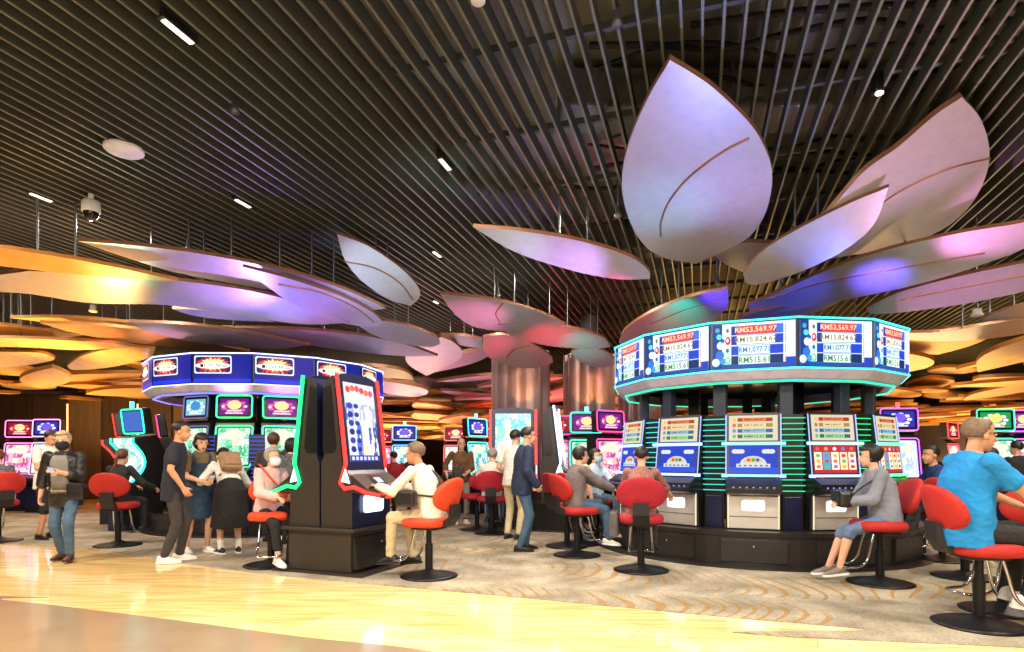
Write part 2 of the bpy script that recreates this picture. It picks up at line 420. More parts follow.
# flower over the right hand ring of machines
leaf('largest pale blue-white leaf panel hanging point-up, facing the room', [(670, 60), (648, 98), (630, 140), (622, 178), (626, 210), (640, 240), (662, 257), (696, 264)],
     [(728, 249), (750, 236), (765, 214), (772, 184), (769, 158), (752, 126), (718, 92), (695, 75)], 4.3, 3.75, 0, vein=[(749, 138), (722, 152), (690, 176), (670, 200), (661, 222), (661, 236)])
leaf('small bronze leaf panel half hidden behind the largest pale leaf', [(776, 244), (745, 243), (715, 250), (722, 262), (742, 272)], [(768, 262)], 3.95, 3.9, rods=False)
leaf('narrow blue-lilac leaf panel crossing in front of the big brown leaf', [(889, 187), (850, 203), (800, 228), (764, 250), (743, 274)], [(748, 284), (766, 283), (805, 270), (846, 249), (874, 224)], 4.05, 3.6, 25)
leaf('big brownish-pink leaf panel with an orange lit lower rim at top right', [(962, 97), (934, 116), (898, 147), (868, 168), (842, 196), (816, 232), (828, 259)],
     [(870, 252), (915, 241), (948, 226), (973, 202), (987, 172), (989, 146), (980, 118)], 4.4, 3.85, -12, vein=[(990, 158), (950, 168), (905, 188), (870, 212), (850, 232)])
leaf('long lilac and pink leaf panel sloping up over the lit jackpot sign', [(1062, 212), (1020, 223), (960, 233), (890, 249), (830, 269), (780, 291), (748, 305)],
     [(754, 313), (790, 311), (850, 299), (915, 285), (975, 267), (1030, 245)], 3.95, 3.6, 22, vein=[(985, 253), (900, 268), (820, 283), (765, 300)])
leaf('second long pink leaf panel, just below the lilac one at far right', [(1075, 254), (1024, 263), (960, 276), (900, 292), (866, 308)], [(876, 314), (930, 309), (990, 299), (1045, 284)], 3.8, 3.5, 22, vein=[(1060, 268), (990, 282), (900, 300)])
leaf('green-and-red lit leaf panel rising behind the left end of the jackpot sign', [(728, 289), (690, 297), (652, 312), (626, 329), (619, 343)], [(640, 346), (680, 338), (712, 322), (727, 306)], 3.7, 3.4, 8, vein=[(726, 300), (690, 308), (650, 324)])
leaf('lilac leaf panel tucked low behind the top of the jackpot sign', [(845, 298), (800, 304), (758, 312), (738, 318)], [(775, 320), (820, 311)], 3.6, 3.45, 10)
leaf('white and pink leaf panel hanging alone left of the largest leaf', [(473, 227), (520, 231), (580, 241), (628, 256), (648, 270), (650, 279)], [(615, 279), (570, 270), (515, 252)], 4.0, 3.55, -18)
leaf('slim brown leaf panel at the right edge under the second pink leaf', [(1060, 300), (1024, 305), (985, 318), (990, 326)], [(1030, 322)], 3.7, 3.5, 15)
leaf('pale grey-pink leaf panel at right edge above the golden leaf rows', [(1070, 312), (1024, 318), (985, 325), (940, 332), (895, 333)], [(900, 339), (960, 341), (1030, 332)], 3.6, 3.4, 10)
# flower over the pillars in the middle
leaf('pale teal leaf panel hanging alone over the middle of the hall', [(337, 234), (368, 246), (398, 266), (416, 284), (420, 296), (411, 306)], [(388, 299), (362, 281), (345, 260)], 4.2, 3.75, -20, vein=[(344, 261), (375, 268), (400, 283), (413, 300)])
leaf('pink-tipped leaf panel pointing left above the bronze pillars', [(440, 294), (482, 298), (520, 306), (548, 316), (566, 325)], [(545, 330), (500, 331), (470, 325), (452, 311)], 3.9, 3.6, -15, vein=[(503, 303), (496, 313), (500, 322)])
leaf('red and white lit leaf panel just above the pillar tops', [(498, 325), (530, 323), (570, 328), (600, 336), (611, 347)], [(590, 349), (550, 346), (515, 338)], 3.6, 3.45, -14)
leaf('round-ended coral leaf panel in front of the left pillar top', [(484, 337), (505, 335), (530, 344), (550, 355), (553, 362)], [(540, 367), (512, 367), (490, 358), (483, 347)], 3.45, 3.3, -25, vein=[(507, 357), (515, 349), (530, 345)])
leaf('rounded rose leaf panel in front of the right pillar top', [(571, 352), (585, 348), (604, 351), (615, 359)], [(612, 366), (596, 367), (580, 362)], 3.4, 3.3, -25)
leaf('pale leaf panel reaching left from behind the coral leaf', [(440, 335), (465, 336), (490, 342), (492, 350)], [(460, 345)], 3.6, 3.5, -10)
# flower over the left hand ring of machines
leaf('upper long violet leaf panel with a golden tip over the left sign', [(78, 241), (150, 247), (220, 257), (290, 272), (340, 288), (372, 302), (386, 309)], [(360, 309), (300, 295), (235, 284), (170, 271), (112, 253)], 3.9, 3.6, -14)
leaf('violet-pink leaf panel nested in the end of the upper violet leaf', [(243, 267), (290, 279), (340, 296), (370, 311), (383, 322)], [(372, 327), (334, 321), (295, 305), (268, 287)], 3.75, 3.45, -18, vein=[(278, 284), (320, 292), (355, 307), (374, 322)])
leaf('wide golden leaf panel at the left edge with a brown split end', [(-60, 243), (0, 248), (60, 257), (120, 268), (178, 281)], [(130, 279), (60, 273), (0, 266), (-50, 262)], 3.8, 3.6, -16, mats=(gold_m, gedge_m))
leaf('longest golden to violet leaf panel spanning the left side', [(28, 271), (100, 274), (180, 281), (250, 291), (310, 306), (350, 323)], [(300, 324), (230, 314), (165, 305), (90, 303), (30, 294), (-20, 290), (-30, 280)], 3.65, 3.4, -16)
leaf('short red-tipped leaf panel below the longest leaf', [(172, 309), (200, 310), (240, 314), (275, 322)], [(230, 320), (195, 316)], 3.5, 3.4, -10, rods=False)
leaf('pale lilac leaf panel ending in a round nose left of the teal one', [(352, 320), (385, 321), (415, 328), (436, 337), (440, 344)], [(428, 347), (395, 342), (370, 333)], 3.6, 3.4, -16)
leaf('long pink and blue leaf panel above the left sign', [(222, 328), (290, 329), (350, 334), (400, 343), (438, 356)], [(400, 356), (340, 350), (280, 340)], 3.5, 3.3, -12)
leaf('slim violet leaf panel lying along the top of the left sign', [(128, 322), (190, 325), (250, 333), (310, 345)], [(270, 349), (200, 343), (150, 332)], 3.45, 3.3, -12)
leaf('golden leaf panel with a red rim pointing left above the oval leaf', [(40, 323), (90, 325), (140, 330), (200, 341), (250, 352)], [(190, 349), (120, 341), (75, 333)], 3.4, 3.3, -10, mats=(gold_m, gedge_m))
leaf('thin red-rimmed golden leaf panel uppermost of the low left group', [(10, 318), (70, 318), (140, 324), (190, 332)], [(120, 329), (60, 324)], 3.55, 3.45, -8, rods=False, mats=(gold_m, gedge_m))
leaf('golden leaf panel bearing a glowing round downlight at left edge', [(-40, 324), (0, 325), (40, 330), (85, 335)], [(60, 338), (20, 337), (-30, 338)], 3.5, 3.4, -10, mats=(gold_m, gedge_m))
leaf('broad golden leaf panel running from the left edge toward the sign', [(-60, 337), (0, 338), (60, 340), (110, 343), (135, 347)], [(80, 350), (40, 348), (0, 347), (-50, 350)], 3.3, 3.2, -8, mats=(gold_m, gedge_m))
leaf('oval golden leaf panel left of the left sign', [(155, 349), (130, 347), (100, 351), (80, 357), (67, 366)], [(74, 370), (105, 368), (135, 362), (152, 356)], 3.2, 3.1, 14, mats=(gold_m, gedge_m))
leaf('blunt golden leaf panel at left edge beneath the broad one', [(-40, 352), (10, 352), (40, 353), (55, 358)], [(50, 361), (20, 366), (-40, 370)], 3.2, 3.1, -8, mats=(gold_m, gedge_m))

# rows of leaf flowers over the rest of the hall
def flower(cx, cy, n, z0, z1, r0, label, rnd, mats, group, skip=None):
    for i in range(n):
        a = 2*PI*(i+rnd.uniform(-.3, .3))/n
        L = rnd.uniform(2.5, 3.9); W = rnd.uniform(.46, .72); z = z0+(z1-z0)*((i*7) % n)/n; rr0 = rnd.uniform(.2, 2.4)
        up = rnd.uniform(.0, .06)
        o = leafcopy(rnd, mats, L, W)
        o.location = (cx+rr0*math.cos(a), cy+rr0*math.sin(a), z); o.rotation_euler = (rnd.uniform(-.07, .07), -up, a)
        tag(o, label, 'ceiling panel', group)
_protos = {}
def leafcopy(rnd, mats, L, W):
    k = rnd.randrange(4), mats[0].name
    if k not in _protos:
        pts = []
        for j in range(15):
            t = j/14; pts.append((t, (math.sin(PI*t**(.75+.15*k[0]))**.85)*.5+(0 if 0 < j < 14 else 0)))
        up = [(t, v, 0) for t, v in pts]; dn = [(t, -v, 0) for t, v in reversed(pts[1:-1])]
        P = up+dn; m = len(P); mb = MB()
        mb.add(P, [tuple(range(m))], mats[0]); Q = [(a, b, .08) for a, b, _ in P]; mb.add(Q, [tuple(range(m))], mats[0])
        mb.add(P+Q, [(i, (i+1) % m, (i+1) % m+m, i+m) for i in range(m)], mats[1])
        o = mb.build('leaf_panel'); me = o.data; bpy.data.objects.remove(o); _protos[k] = me
    o = bpy.data.objects.new('hanging_leaf_panel', _protos[k]); COL.objects.link(o); o.scale = (L, 2*W, 1)
    return o
rnd = random.Random(11)
GM = (gold_m, gedge_m); CM = (leaf_m, edge_m)
for cx, cy, n, z0, z1, mats, lab in (
    (-12.3, 15.6, 16, 2.95, 3.5, GM, 'golden leaf panel of the low flower beside the brown partition'),
    (-8.2, 19.5, 16, 3.0, 3.7, GM, 'golden leaf panel of the flower seen past the left end of the left sign'),
    (-2.6, 17.0, 18, 2.95, 3.75, CM, 'pinkish leaf panel of the flower seen between the double machine and the pillars'),
    (-4.2, 23.5, 18, 2.9, 3.7, GM, 'golden leaf panel in the far rows above the white-shirted player'),
    (1.2, 20.5, 16, 2.9, 3.6, CM, 'red lit leaf panel of the flower seen between the two bronze pillars'),
    (5.6, 17.5, 18, 2.95, 3.7, GM, 'golden leaf panel seen under the jackpot sign between its posts'),
    (10.0, 14.2, 18, 3.0, 3.7, GM, 'golden leaf panel of the flower right of the jackpot sign'),
    (13.5, 19.5, 18, 2.95, 3.6, GM, 'golden leaf panel in the rows above the blue-shirted man'),
    (10.5, 25.0, 16, 2.9, 3.6, GM, 'golden leaf panel in the farthest rows at right'),
    (19.5, 24.0, 16, 2.9, 3.6, GM, 'golden leaf panel over the far right corner of the hall'),
    (-15.5, 24.5, 14, 3.0, 3.7, GM, 'golden leaf panel over the far left corner of the hall'),
    (1.5, 30.0, 16, 2.8, 3.6, GM, 'golden leaf panel in the farthest rows at the middle'),
    (-9.0, 31.0, 16, 2.8, 3.6, GM, 'golden leaf panel in the farthest rows at left'),
    ):
    flower(cx, cy, n, z0, z1, .6, lab, rnd, mats, lab.replace('leaf panel', 'leaves', 1))

# the farthest leaves, too many and too small to tell apart
mb = MB(); rnd = random.Random(23)
for cx, cy in ((-3, 28), (-6, 34), (4, 26), (9, 31), (15, 30), (21, 30), (-14, 31), (-2, 36), (7, 37), (16, 36), (-19, 28), (-1, 32), (-8, 27), (12, 22), (20, 20), (-2, 21.5)):
    for i in range(34):
        a = rnd.uniform(0, 2*PI); L = rnd.uniform(2.6, 4.2); W = rnd.uniform(.45, .75); r_ = rnd.uniform(0, 3.2)
        M = Matrix.Translation((cx+r_*math.cos(a), cy+r_*math.sin(a), 2.4+.52*((i*7+3) % 34)/34)) @ Matrix.Rotation(a, 4, 'Z') @ Matrix.Rotation(rnd.uniform(-.05, .02), 4, 'Y') @ Matrix.Rotation(rnd.uniform(-.06, .06), 4, 'X')
        mb.M = M; P = [(t*L, W*math.sin(PI*t**.85)**.85, 0) for t in (j/9 for j in range(1, 9))]; P = [(0, 0, 0)]+P+[(L, 0, 0)]+[(x, -y, 0) for x, y, _ in reversed(P[1:])]
        m = len(P); Q = [(x, y, .08) for x, y, _ in P]
        mb.add(P, [tuple(range(m))], gold_m); mb.add(Q, [tuple(range(m))], gold_m); mb.add(P+Q, [(k, (k+1) % m, (k+1) % m+m, k+m) for k in range(m)], gedge_m)
mb.M = Matrix.Identity(4); o = mb.build('hanging_leaf_panels'); tag(o, 'layered golden leaf panels massed in the farthest depth of the hall', 'ceiling panels', None, 'stuff')
# ============================================================ small fittings on the ceiling
white_p = pm('fitting_white', (222, 220, 214), .5); blk = pm('fitting_black', (24, 24, 26), .35)
def ceiling_light(px, py, label, w=.24):
    p = at_z(px, py, ZC-.01); o = thing('ceiling_light', label, 'light', p, -math.atan2(sd.x, sd.y), 'linear ceiling lights')
    mb = MB(); mb.box((0, 0, .03), (.07, w+.06, .07), blk, None, .006); mb.build('housing', o)
    mb = MB(); mb.box((0, 0, -.008), (.042, w, .012), em((255, 240, 210), 3)); mb.build('diffuser', o)
ceiling_light(178, 31, 'linear ceiling light nearest the top edge, above the round speaker', .26)
ceiling_light(41, 197, 'linear ceiling light left of the dome camera'); ceiling_light(243, 203, 'linear ceiling light over the upper violet leaf')
ceiling_light(445, 164, 'linear ceiling light at the middle, where the slats open to the void'); ceiling_light(437, 254, 'small linear ceiling light right of the pale teal leaf')
ceiling_light(436, 302, 'small linear ceiling light by the tip of the pink-tipped leaf', .2)
p = at_z(124, 150, ZC-.01); mb = MB(); mb.lathe([(.001, -.02), (.17, -.02), (.185, -.008), (.185, .02), (.001, .02)], white_p, n=32)
o = mb.build('ceiling_speaker'); o.location = p; tag(o, 'flat white round speaker among the ceiling slats', 'speaker')
p = at_z(91, 196, ZC-.02); o = thing('dome_camera', 'white dome camera with a dark glass ball at upper left', 'camera', p)
mb = MB(); mb.cyl((0, 0, .02), (0, 0, -.06), .03, white_p); mb.lathe([(.001, -.05), (.085, -.06), (.1, -.1), (.1, -.19), (.095, -.2), (.001, -.2)], white_p); mb.build('housing', o)
mb = MB(); mb.ell((0, 0, -.2), (.085, .085, .1), pm('dark_glass', (20, 18, 18), .05, .0)); mb.build('dome', o)
def pendant(px, py, label, zl=4.2, r=.03, m=None):
    """sensor or projector on a rod: px,py is its lower end"""
    p = at_z(px, py, zl); o = thing('ceiling_sensor', label, 'sensor', p)
    mb = MB(); mb.cyl((0, 0, .1), (0, 0, ZC-zl+.03), .013, rod_m); mb.build('rod', o)
    mb = MB(); mb.lathe([(.001, 0), (r*1.3, 0), (r*1.3, .03), (r, .05), (r, .12), (.001, .13)], m or rod_m); mb.build('head', o)
pendant(189, 250, 'slim grey sensor on a rod over the upper violet leaf', 4.1); pendant(498, 297, 'pale grey sensor on a rod left of the pink-tipped leaf', 4.15)
pendant(528, 318, 'round white sensor above the red and white leaf', 3.95, .05); pendant(618, 217, 'dark sensor on a rod left of the largest leaf', 4.1)
pendant(717, 284, 'dark sensor on a rod beneath the largest leaf', 3.9, .025); pendant(451, 342, 'slim dark sensor hanging by the pillars', 3.85)
pendant(617, 26, 'dark blue sensor at the top edge among the slats', 4.4); pendant(93, 312, 'white trumpet-shaped sensor under the longest leaf', 3.9, .05, white_p)
pendant(127, 330, 'dark sensor rod above the red-rimmed leaf', 3.7, .02); pendant(977, 316, 'round white sensor over the golden rows at right', 3.75, .07, white_p)
pendant(235, 113, 'small blue sensor between the slats right of the speaker', 4.42, .03); pendant(855, 330, 'dark sensor right behind the jackpot sign', 3.6)
p = at_z(878, 90, 4.5); o = thing('spotlight', 'black track spotlight with a lit lens at upper right', 'light', p)
mb = MB(); mb.box((0, 0, .06), (.09, .09, .18), blk, None, .015); mb.build('housing', o)
mb = MB(); mb.cyl((0, -.02, -.035), (0, -.02, -.045), .032, em((255, 244, 225), 8)); mb.build('lens', o)
p = at_z(478, 2, 4.48); mb = MB(); mb.lathe([(.001, 0), (.05, 0), (.055, .05), (.001, .06)], white_p); o = mb.build('smoke_detector'); o.location = p
tag(o, 'white smoke detector cut by the top edge of the picture', 'detector')
# ============================================================ slot machines
cab_blk = pm('cabinet_black', (30, 29, 31), .3, .1, .1, 4); cab_dk = pm('cabinet_charcoal', (58, 52, 48), .38, .2, .1, 5); cab_navy = pm('cabinet_navy', (22, 30, 66), .3, .1)
chrome = pm('chrome', (205, 205, 208), .12, 1., .03, 3); silver = pm('silver_panel', (214, 210, 206), .38, .55, .06, 5); plinth_m = pm('plinth_dark', (44, 40, 40), .4, .1, .1, 3)
post_m = pm('post_slate', (48, 56, 74), .5, .1); soffit_m = pm('soffit_white', (205, 198, 214), .5); grey_p = pm('grey_plastic', (110, 110, 114), .4)
WHITE = (255, 255, 255); CYAN = (70, 235, 235); BLUE = (40, 80, 255); RED = (255, 50, 50); GREEN = (60, 255, 150); MAG = (255, 50, 190)
NA = 13; RS = 2.04; STEP = 2*PI/NA; POST_R = 1.6
def ringpt(r, a, z=0): return (r*math.cos(a), r*math.sin(a), z)

def jackpot_art(mb, w, h, y, s=1.6, text=True):
    """jackpot board: blue side art, then four bars with amounts; local x/z plane"""
    W2, H2 = w/2, h/2; e = .0015; y1, y2, y3, y4 = y-e, y-2*e, y-3*e, y-4*e
    mb.quad(-W2, -H2, W2, H2, em((222, 240, 255), s*1.1), y)
    mb.quad(-W2, -H2, -W2+w*.12, H2, em((24, 70, 160), s*.7), y1)
    mb.quad(-W2, -H2, W2, -H2+h*.09, em((20, 90, 190), s*.8), y1)
    mb.quad(W2-w*.11, -H2, W2, -H2+h*.2, em((30, 80, 210), s*.8), y2)
    for u, v, r, c in ((-.42, .22, .035, (90, 220, 220)), (-.40, .02, .05, (225, 245, 255)), (-.41, -.2, .055, (40, 120, 220)), (-.46, -.36, .05, (220, 240, 255)), (-.37, -.34, .04, (60, 160, 220)), (-.44, .37, .03, (60, 170, 210)), (-.38, .12, .03, (30, 80, 180))):
        mb.disc(u*w, v*h, r*w, r*w*1.1, em(c, s), y2, 10)
    rows = ((.34, (240, 60, 60), (250, 210, 180), 'RM53,569.97', (20, 50, 170), .56, (70, 120, 240)), (.12, (250, 250, 235), (120, 110, 60), 'RM15,824.67', (20, 60, 180), .56, (30, 70, 210)),
            (-.11, (215, 240, 255), (70, 110, 170), 'RM1,077.71', (30, 80, 220), .44, (30, 70, 220)), (-.33, (225, 250, 235), (50, 130, 80), 'RM515.61', (10, 60, 110), .44, (10, 50, 110)))
    for k, (v, bar, ink, t, dk, tw, rc) in enumerate(rows):
        v *= h; bh = h*.092
        mb.quad(-.27*w, v-bh-h*.012, .36*w, v+bh+h*.012, em((120, 150, 200), s*.6), y1)
        mb.quad(-.265*w, v-bh, .355*w, v+bh, em(dk, s*.8), y2)
        x1 = .26*w; x0 = x1-tw*w if k < 2 else x1-.44*w
        mb.quad(max(x0, -.2*w), v-bh, x1 if k < 2 else .2*w, v+bh, em(bar, s*1.1), y3)
        mb.quad((.27 if k < 2 else .21)*w, v-bh, .355*w, v+bh, em(rc, s*.9), y3)
        mb.text(t, (max(x0, -.2*w)+(x1 if k < 2 else .2*w))/2, v, tw*w*.9 if k < 2 else .37*w, bh*1.5, em(ink, s*1.1), y4)
        mb.disc(-.31*w, v, .035*w, bh*1.05, em(((235, 225, 235), (230, 40, 60), (190, 235, 240), (120, 220, 160))[k], s), y3, 12)
        mb.disc(-.315*w, v+.1*bh, .018*w, bh*.5, em(((60, 130, 90), (250, 230, 230), (40, 90, 160), (240, 255, 240))[k], s), y4, 10)
        for q in range(4): mb.quad(.375*w, v-bh+q*bh*.5, .392*w, v-bh+q*bh*.5+bh*.3, em((220, 80, 80), s*.8), y2)
def badge_art(mb, w, h, y, s=1.5):
    """blue panel with a fiery framed badge at its upper left"""
    e = .0015
    mb.quad(-w/2, -h/2, w/2, h/2, em((10, 38, 180), s*.62), y)
    mb.quad(-w/2, -h/2, w/2, -h/2+h*.14, em((24, 60, 250), s*.85), y-e)
    u0, u1, v0, v1 = -w*.49, w*.16, -h*.18, h*.47; uc, vc = (u0+u1)/2, (v0+v1)/2; bw, bh = u1-u0, v1-v0
    mb.rrect(u0, v0, u1, v1, .03, em((235, 245, 250), s), y-2*e)
    mb.rrect(u0+.02, v0+.02, u1-.02, v1-.02, .04, em((52, 30, 110), s*.7), y-3*e)
    rnd = random.Random(4)
    def burst(r0, r1, mat, k, ru):
        pts = []
        for i in range(36):
            a = 2*PI*i/36; rr_ = (r0 if i % 2 else r1)*rnd.uniform(.85, 1.1)
            pts.append((uc+min(1, rr_)*bw*.46*math.cos(a), y-k*e, vc+bh*.02+min(1., rr_)*bh*.45*math.sin(a)))
        mb.add(pts, [tuple(range(36))], mat)
    burst(.85, 1.0, em((225, 30, 60), s), 4, 1); burst(.7, .95, em((255, 120, 30), s), 5, 1); burst(.55, .8, em((255, 230, 160), s*1.2), 6, 1)
    mb.disc(uc, vc-bh*.06, bw*.47, bh*.17, em((245, 252, 240), s*1.2), y-7*e, 28)
    mb.quad(uc-bw*.40, vc-bh*.17, uc+bw*.40, vc+bh*.05, em((250, 252, 250), s*1.1), y-8*e)
    mb.quad(uc-bw*.33, vc-bh*.145, uc-bw*.25, vc+bh*.025, em((30, 40, 50), s*.4), y-9*e)
    mb.text('1,171,76', uc-bw*.01, vc-bh*.06, bw*.44, bh*.16, em((20, 50, 50), s*.3), y-9*e)
    mb.text('Good', uc+bw*.32, vc-bh*.065, bw*.15, bh*.13, em((30, 90, 90), s*.3), y-9*e)
    for i in range(7): mb.disc(u0+bw*(.2+.1*i), v0+bh*.12, bw*.03, bh*.05, em(rnd.choice([(255, 90, 40), (255, 200, 60), (230, 40, 60)]), s), y-5*e, 8)

def ring_sign(name, label, c, a0, zb, zt, art, neon, trimcol, s):
    """thirteen-sided sign carried on posts"""
    root = thing(name, label, 'sign', (c[0], c[1], 0))
    ri = RS-.16; e = .0
    corners = [a0+STEP*k for k in range(NA)]
    mb = MB()
    for k in range(NA):
        a, b = corners[k], corners[(k+1) % NA]
        P = [Vector(ringpt(r, t, z)) for t in (a, b) for r in (ri, RS-.012) for z in (zb, zt)]
        mb.add(P, [(0, 1, 3, 2), (4, 6, 7, 5), (0, 2, 6, 4), (1, 5, 7, 3), (2, 3, 7, 6), (0, 4, 5, 1)], cab_navy)
    mb.build('sign_frame', root)
    mb = MB()
    for z, r in ((zt-.005, .012), (zb+.01, .010)):
        mb.tube([ringpt(RS+.006, a, z) for a in corners], r, em(neon, 3.0), 6, True)
    mb.build('neon_edge', root)
    mb = MB(); n = NA
    prof = [(RS+.0, zb), (RS-.1, zb-.1), (RS-.24, zb-.13), (ri-.12, zb-.13), (ri-.12, zb)]
    mb.loft([[ringpt(r, a, z) for a in corners] for r, z in prof], soffit_m, False, False)
    mb.build('soffit', root)
    mb = MB(); mb.tube([ringpt(RS-.16, a, zb-.125) for a in corners], .012, em(trimcol, 2.2), 6, True); mb.build('light_strip', root)
    half = RS*math.sin(STEP/2)
    for k in range(NA):
        m = (corners[k]+corners[(k+1) % NA] + (2*PI if k == NA-1 else 0))/2; r = RS*math.cos(STEP/2)+.002
        M = Matrix.Translation(ringpt(r, m, (zb+zt)/2)) @ Matrix.Rotation(m+PI/2, 4, 'Z')
        mb = MB(M); w, h = half*2-.05, zt-zb-.07
        if art == 'jackpot': jackpot_art(mb, w, h, -.002, s)
        else: badge_art(mb, w, h, -.002, s)
        mb.build('display', root, fix=False)
    for k in range(NA):
        mb = MB(); a = corners[k]; mb.box(ringpt(POST_R, a, .62+(zb-.62)/2-.05), (.11, .16, zb-.62+.1), post_m, Matrix.Rotation(a, 3, 'Z'), .008); mb.build('post', root)
        if k % 4 == 1:
            mb = MB(); mb.box(ringpt(POST_R*.5, a+.1, .43+(zb-.43)/2), (.16, .16, zb-.43), cab_blk, Matrix.Rotation(a, 3, 'Z'), .008); mb.build('post', root)
    # dark lid that closes the ring above the posts
    mb = MB(); mb.lathe([(.001, zb+.08), (ri-.02, zb+.08), (ri-.02, zb+.12), (.001, zb+.12)], cab_blk, n=26, smooth=False); mb.build('lid', root)
    return root
def plinth(label, c, a0, rb=2.2, h=.43):
    root = thing('plinth', label, 'plinth', (c[0], c[1], 0))
    n = 26
    mb = MB(); mb.lathe([(.001, .0), (rb+.14, .0), (rb+.14, .02), (rb-.02, .025), (rb-.02, h-.06), (rb, h-.055), (rb+.01, h), (.001, h)], plinth_m, n=52, smooth=False); mb.build('body', root)
    for k in range(NA):
        a = a0+STEP*(k+.5); mb = MB(Matrix.Translation(ringpt(rb-.03, a, .2)) @ Matrix.Rotation(a+PI/2, 4, 'Z'))
        mb.box((0, .01, 0), (.74, .04, .27), plinth_m, None, .006); d = mb.build('drawer', root)
        mb.cyl((0, 0, 0), (0, 0, .001), .001, chrome) if 0 else None
        m2 = MB(mb.M); m2.cyl((0, -.012, .06), (0, -.028, .06), .011, chrome); m2.build('lock', d)
    return root

def profile_body(mb, prof, w, mat, side=None):
    pts = [(-w/2, y, z) for y, z in prof]; mb.prism(pts, (w, 0, 0), side or mat, mat)
def neon_rect(mb, u0, v0, u1, v1, y, r, mat, t=.012):
    mb.tube([(a, y, b) for a, b in rr(u0, v0, u1, v1, r)], t, mat, 6, True)

def button_deck(root, w, y0, y1, z0, z1, btn=em((120, 160, 255), 1.5)):
    mb = MB(); mb.prism([(-w/2, y1, z1), (-w/2, y0, z0), (-w/2, y0, z0-.05), (-w/2, y1, z1-.12)], (w, 0, 0), cab_blk)
    d = mb.build('button_deck', root)
    mb = MB()
    for i in range(7):
        u = -w*.36+i*w*.12; t = .42; mb.ell((u, y0+(y1-y0)*t, z0+(z1-z0)*t+.004), (w*.035, .022, .012), btn, n=8, m=5)
    mb.build('buttons', d)

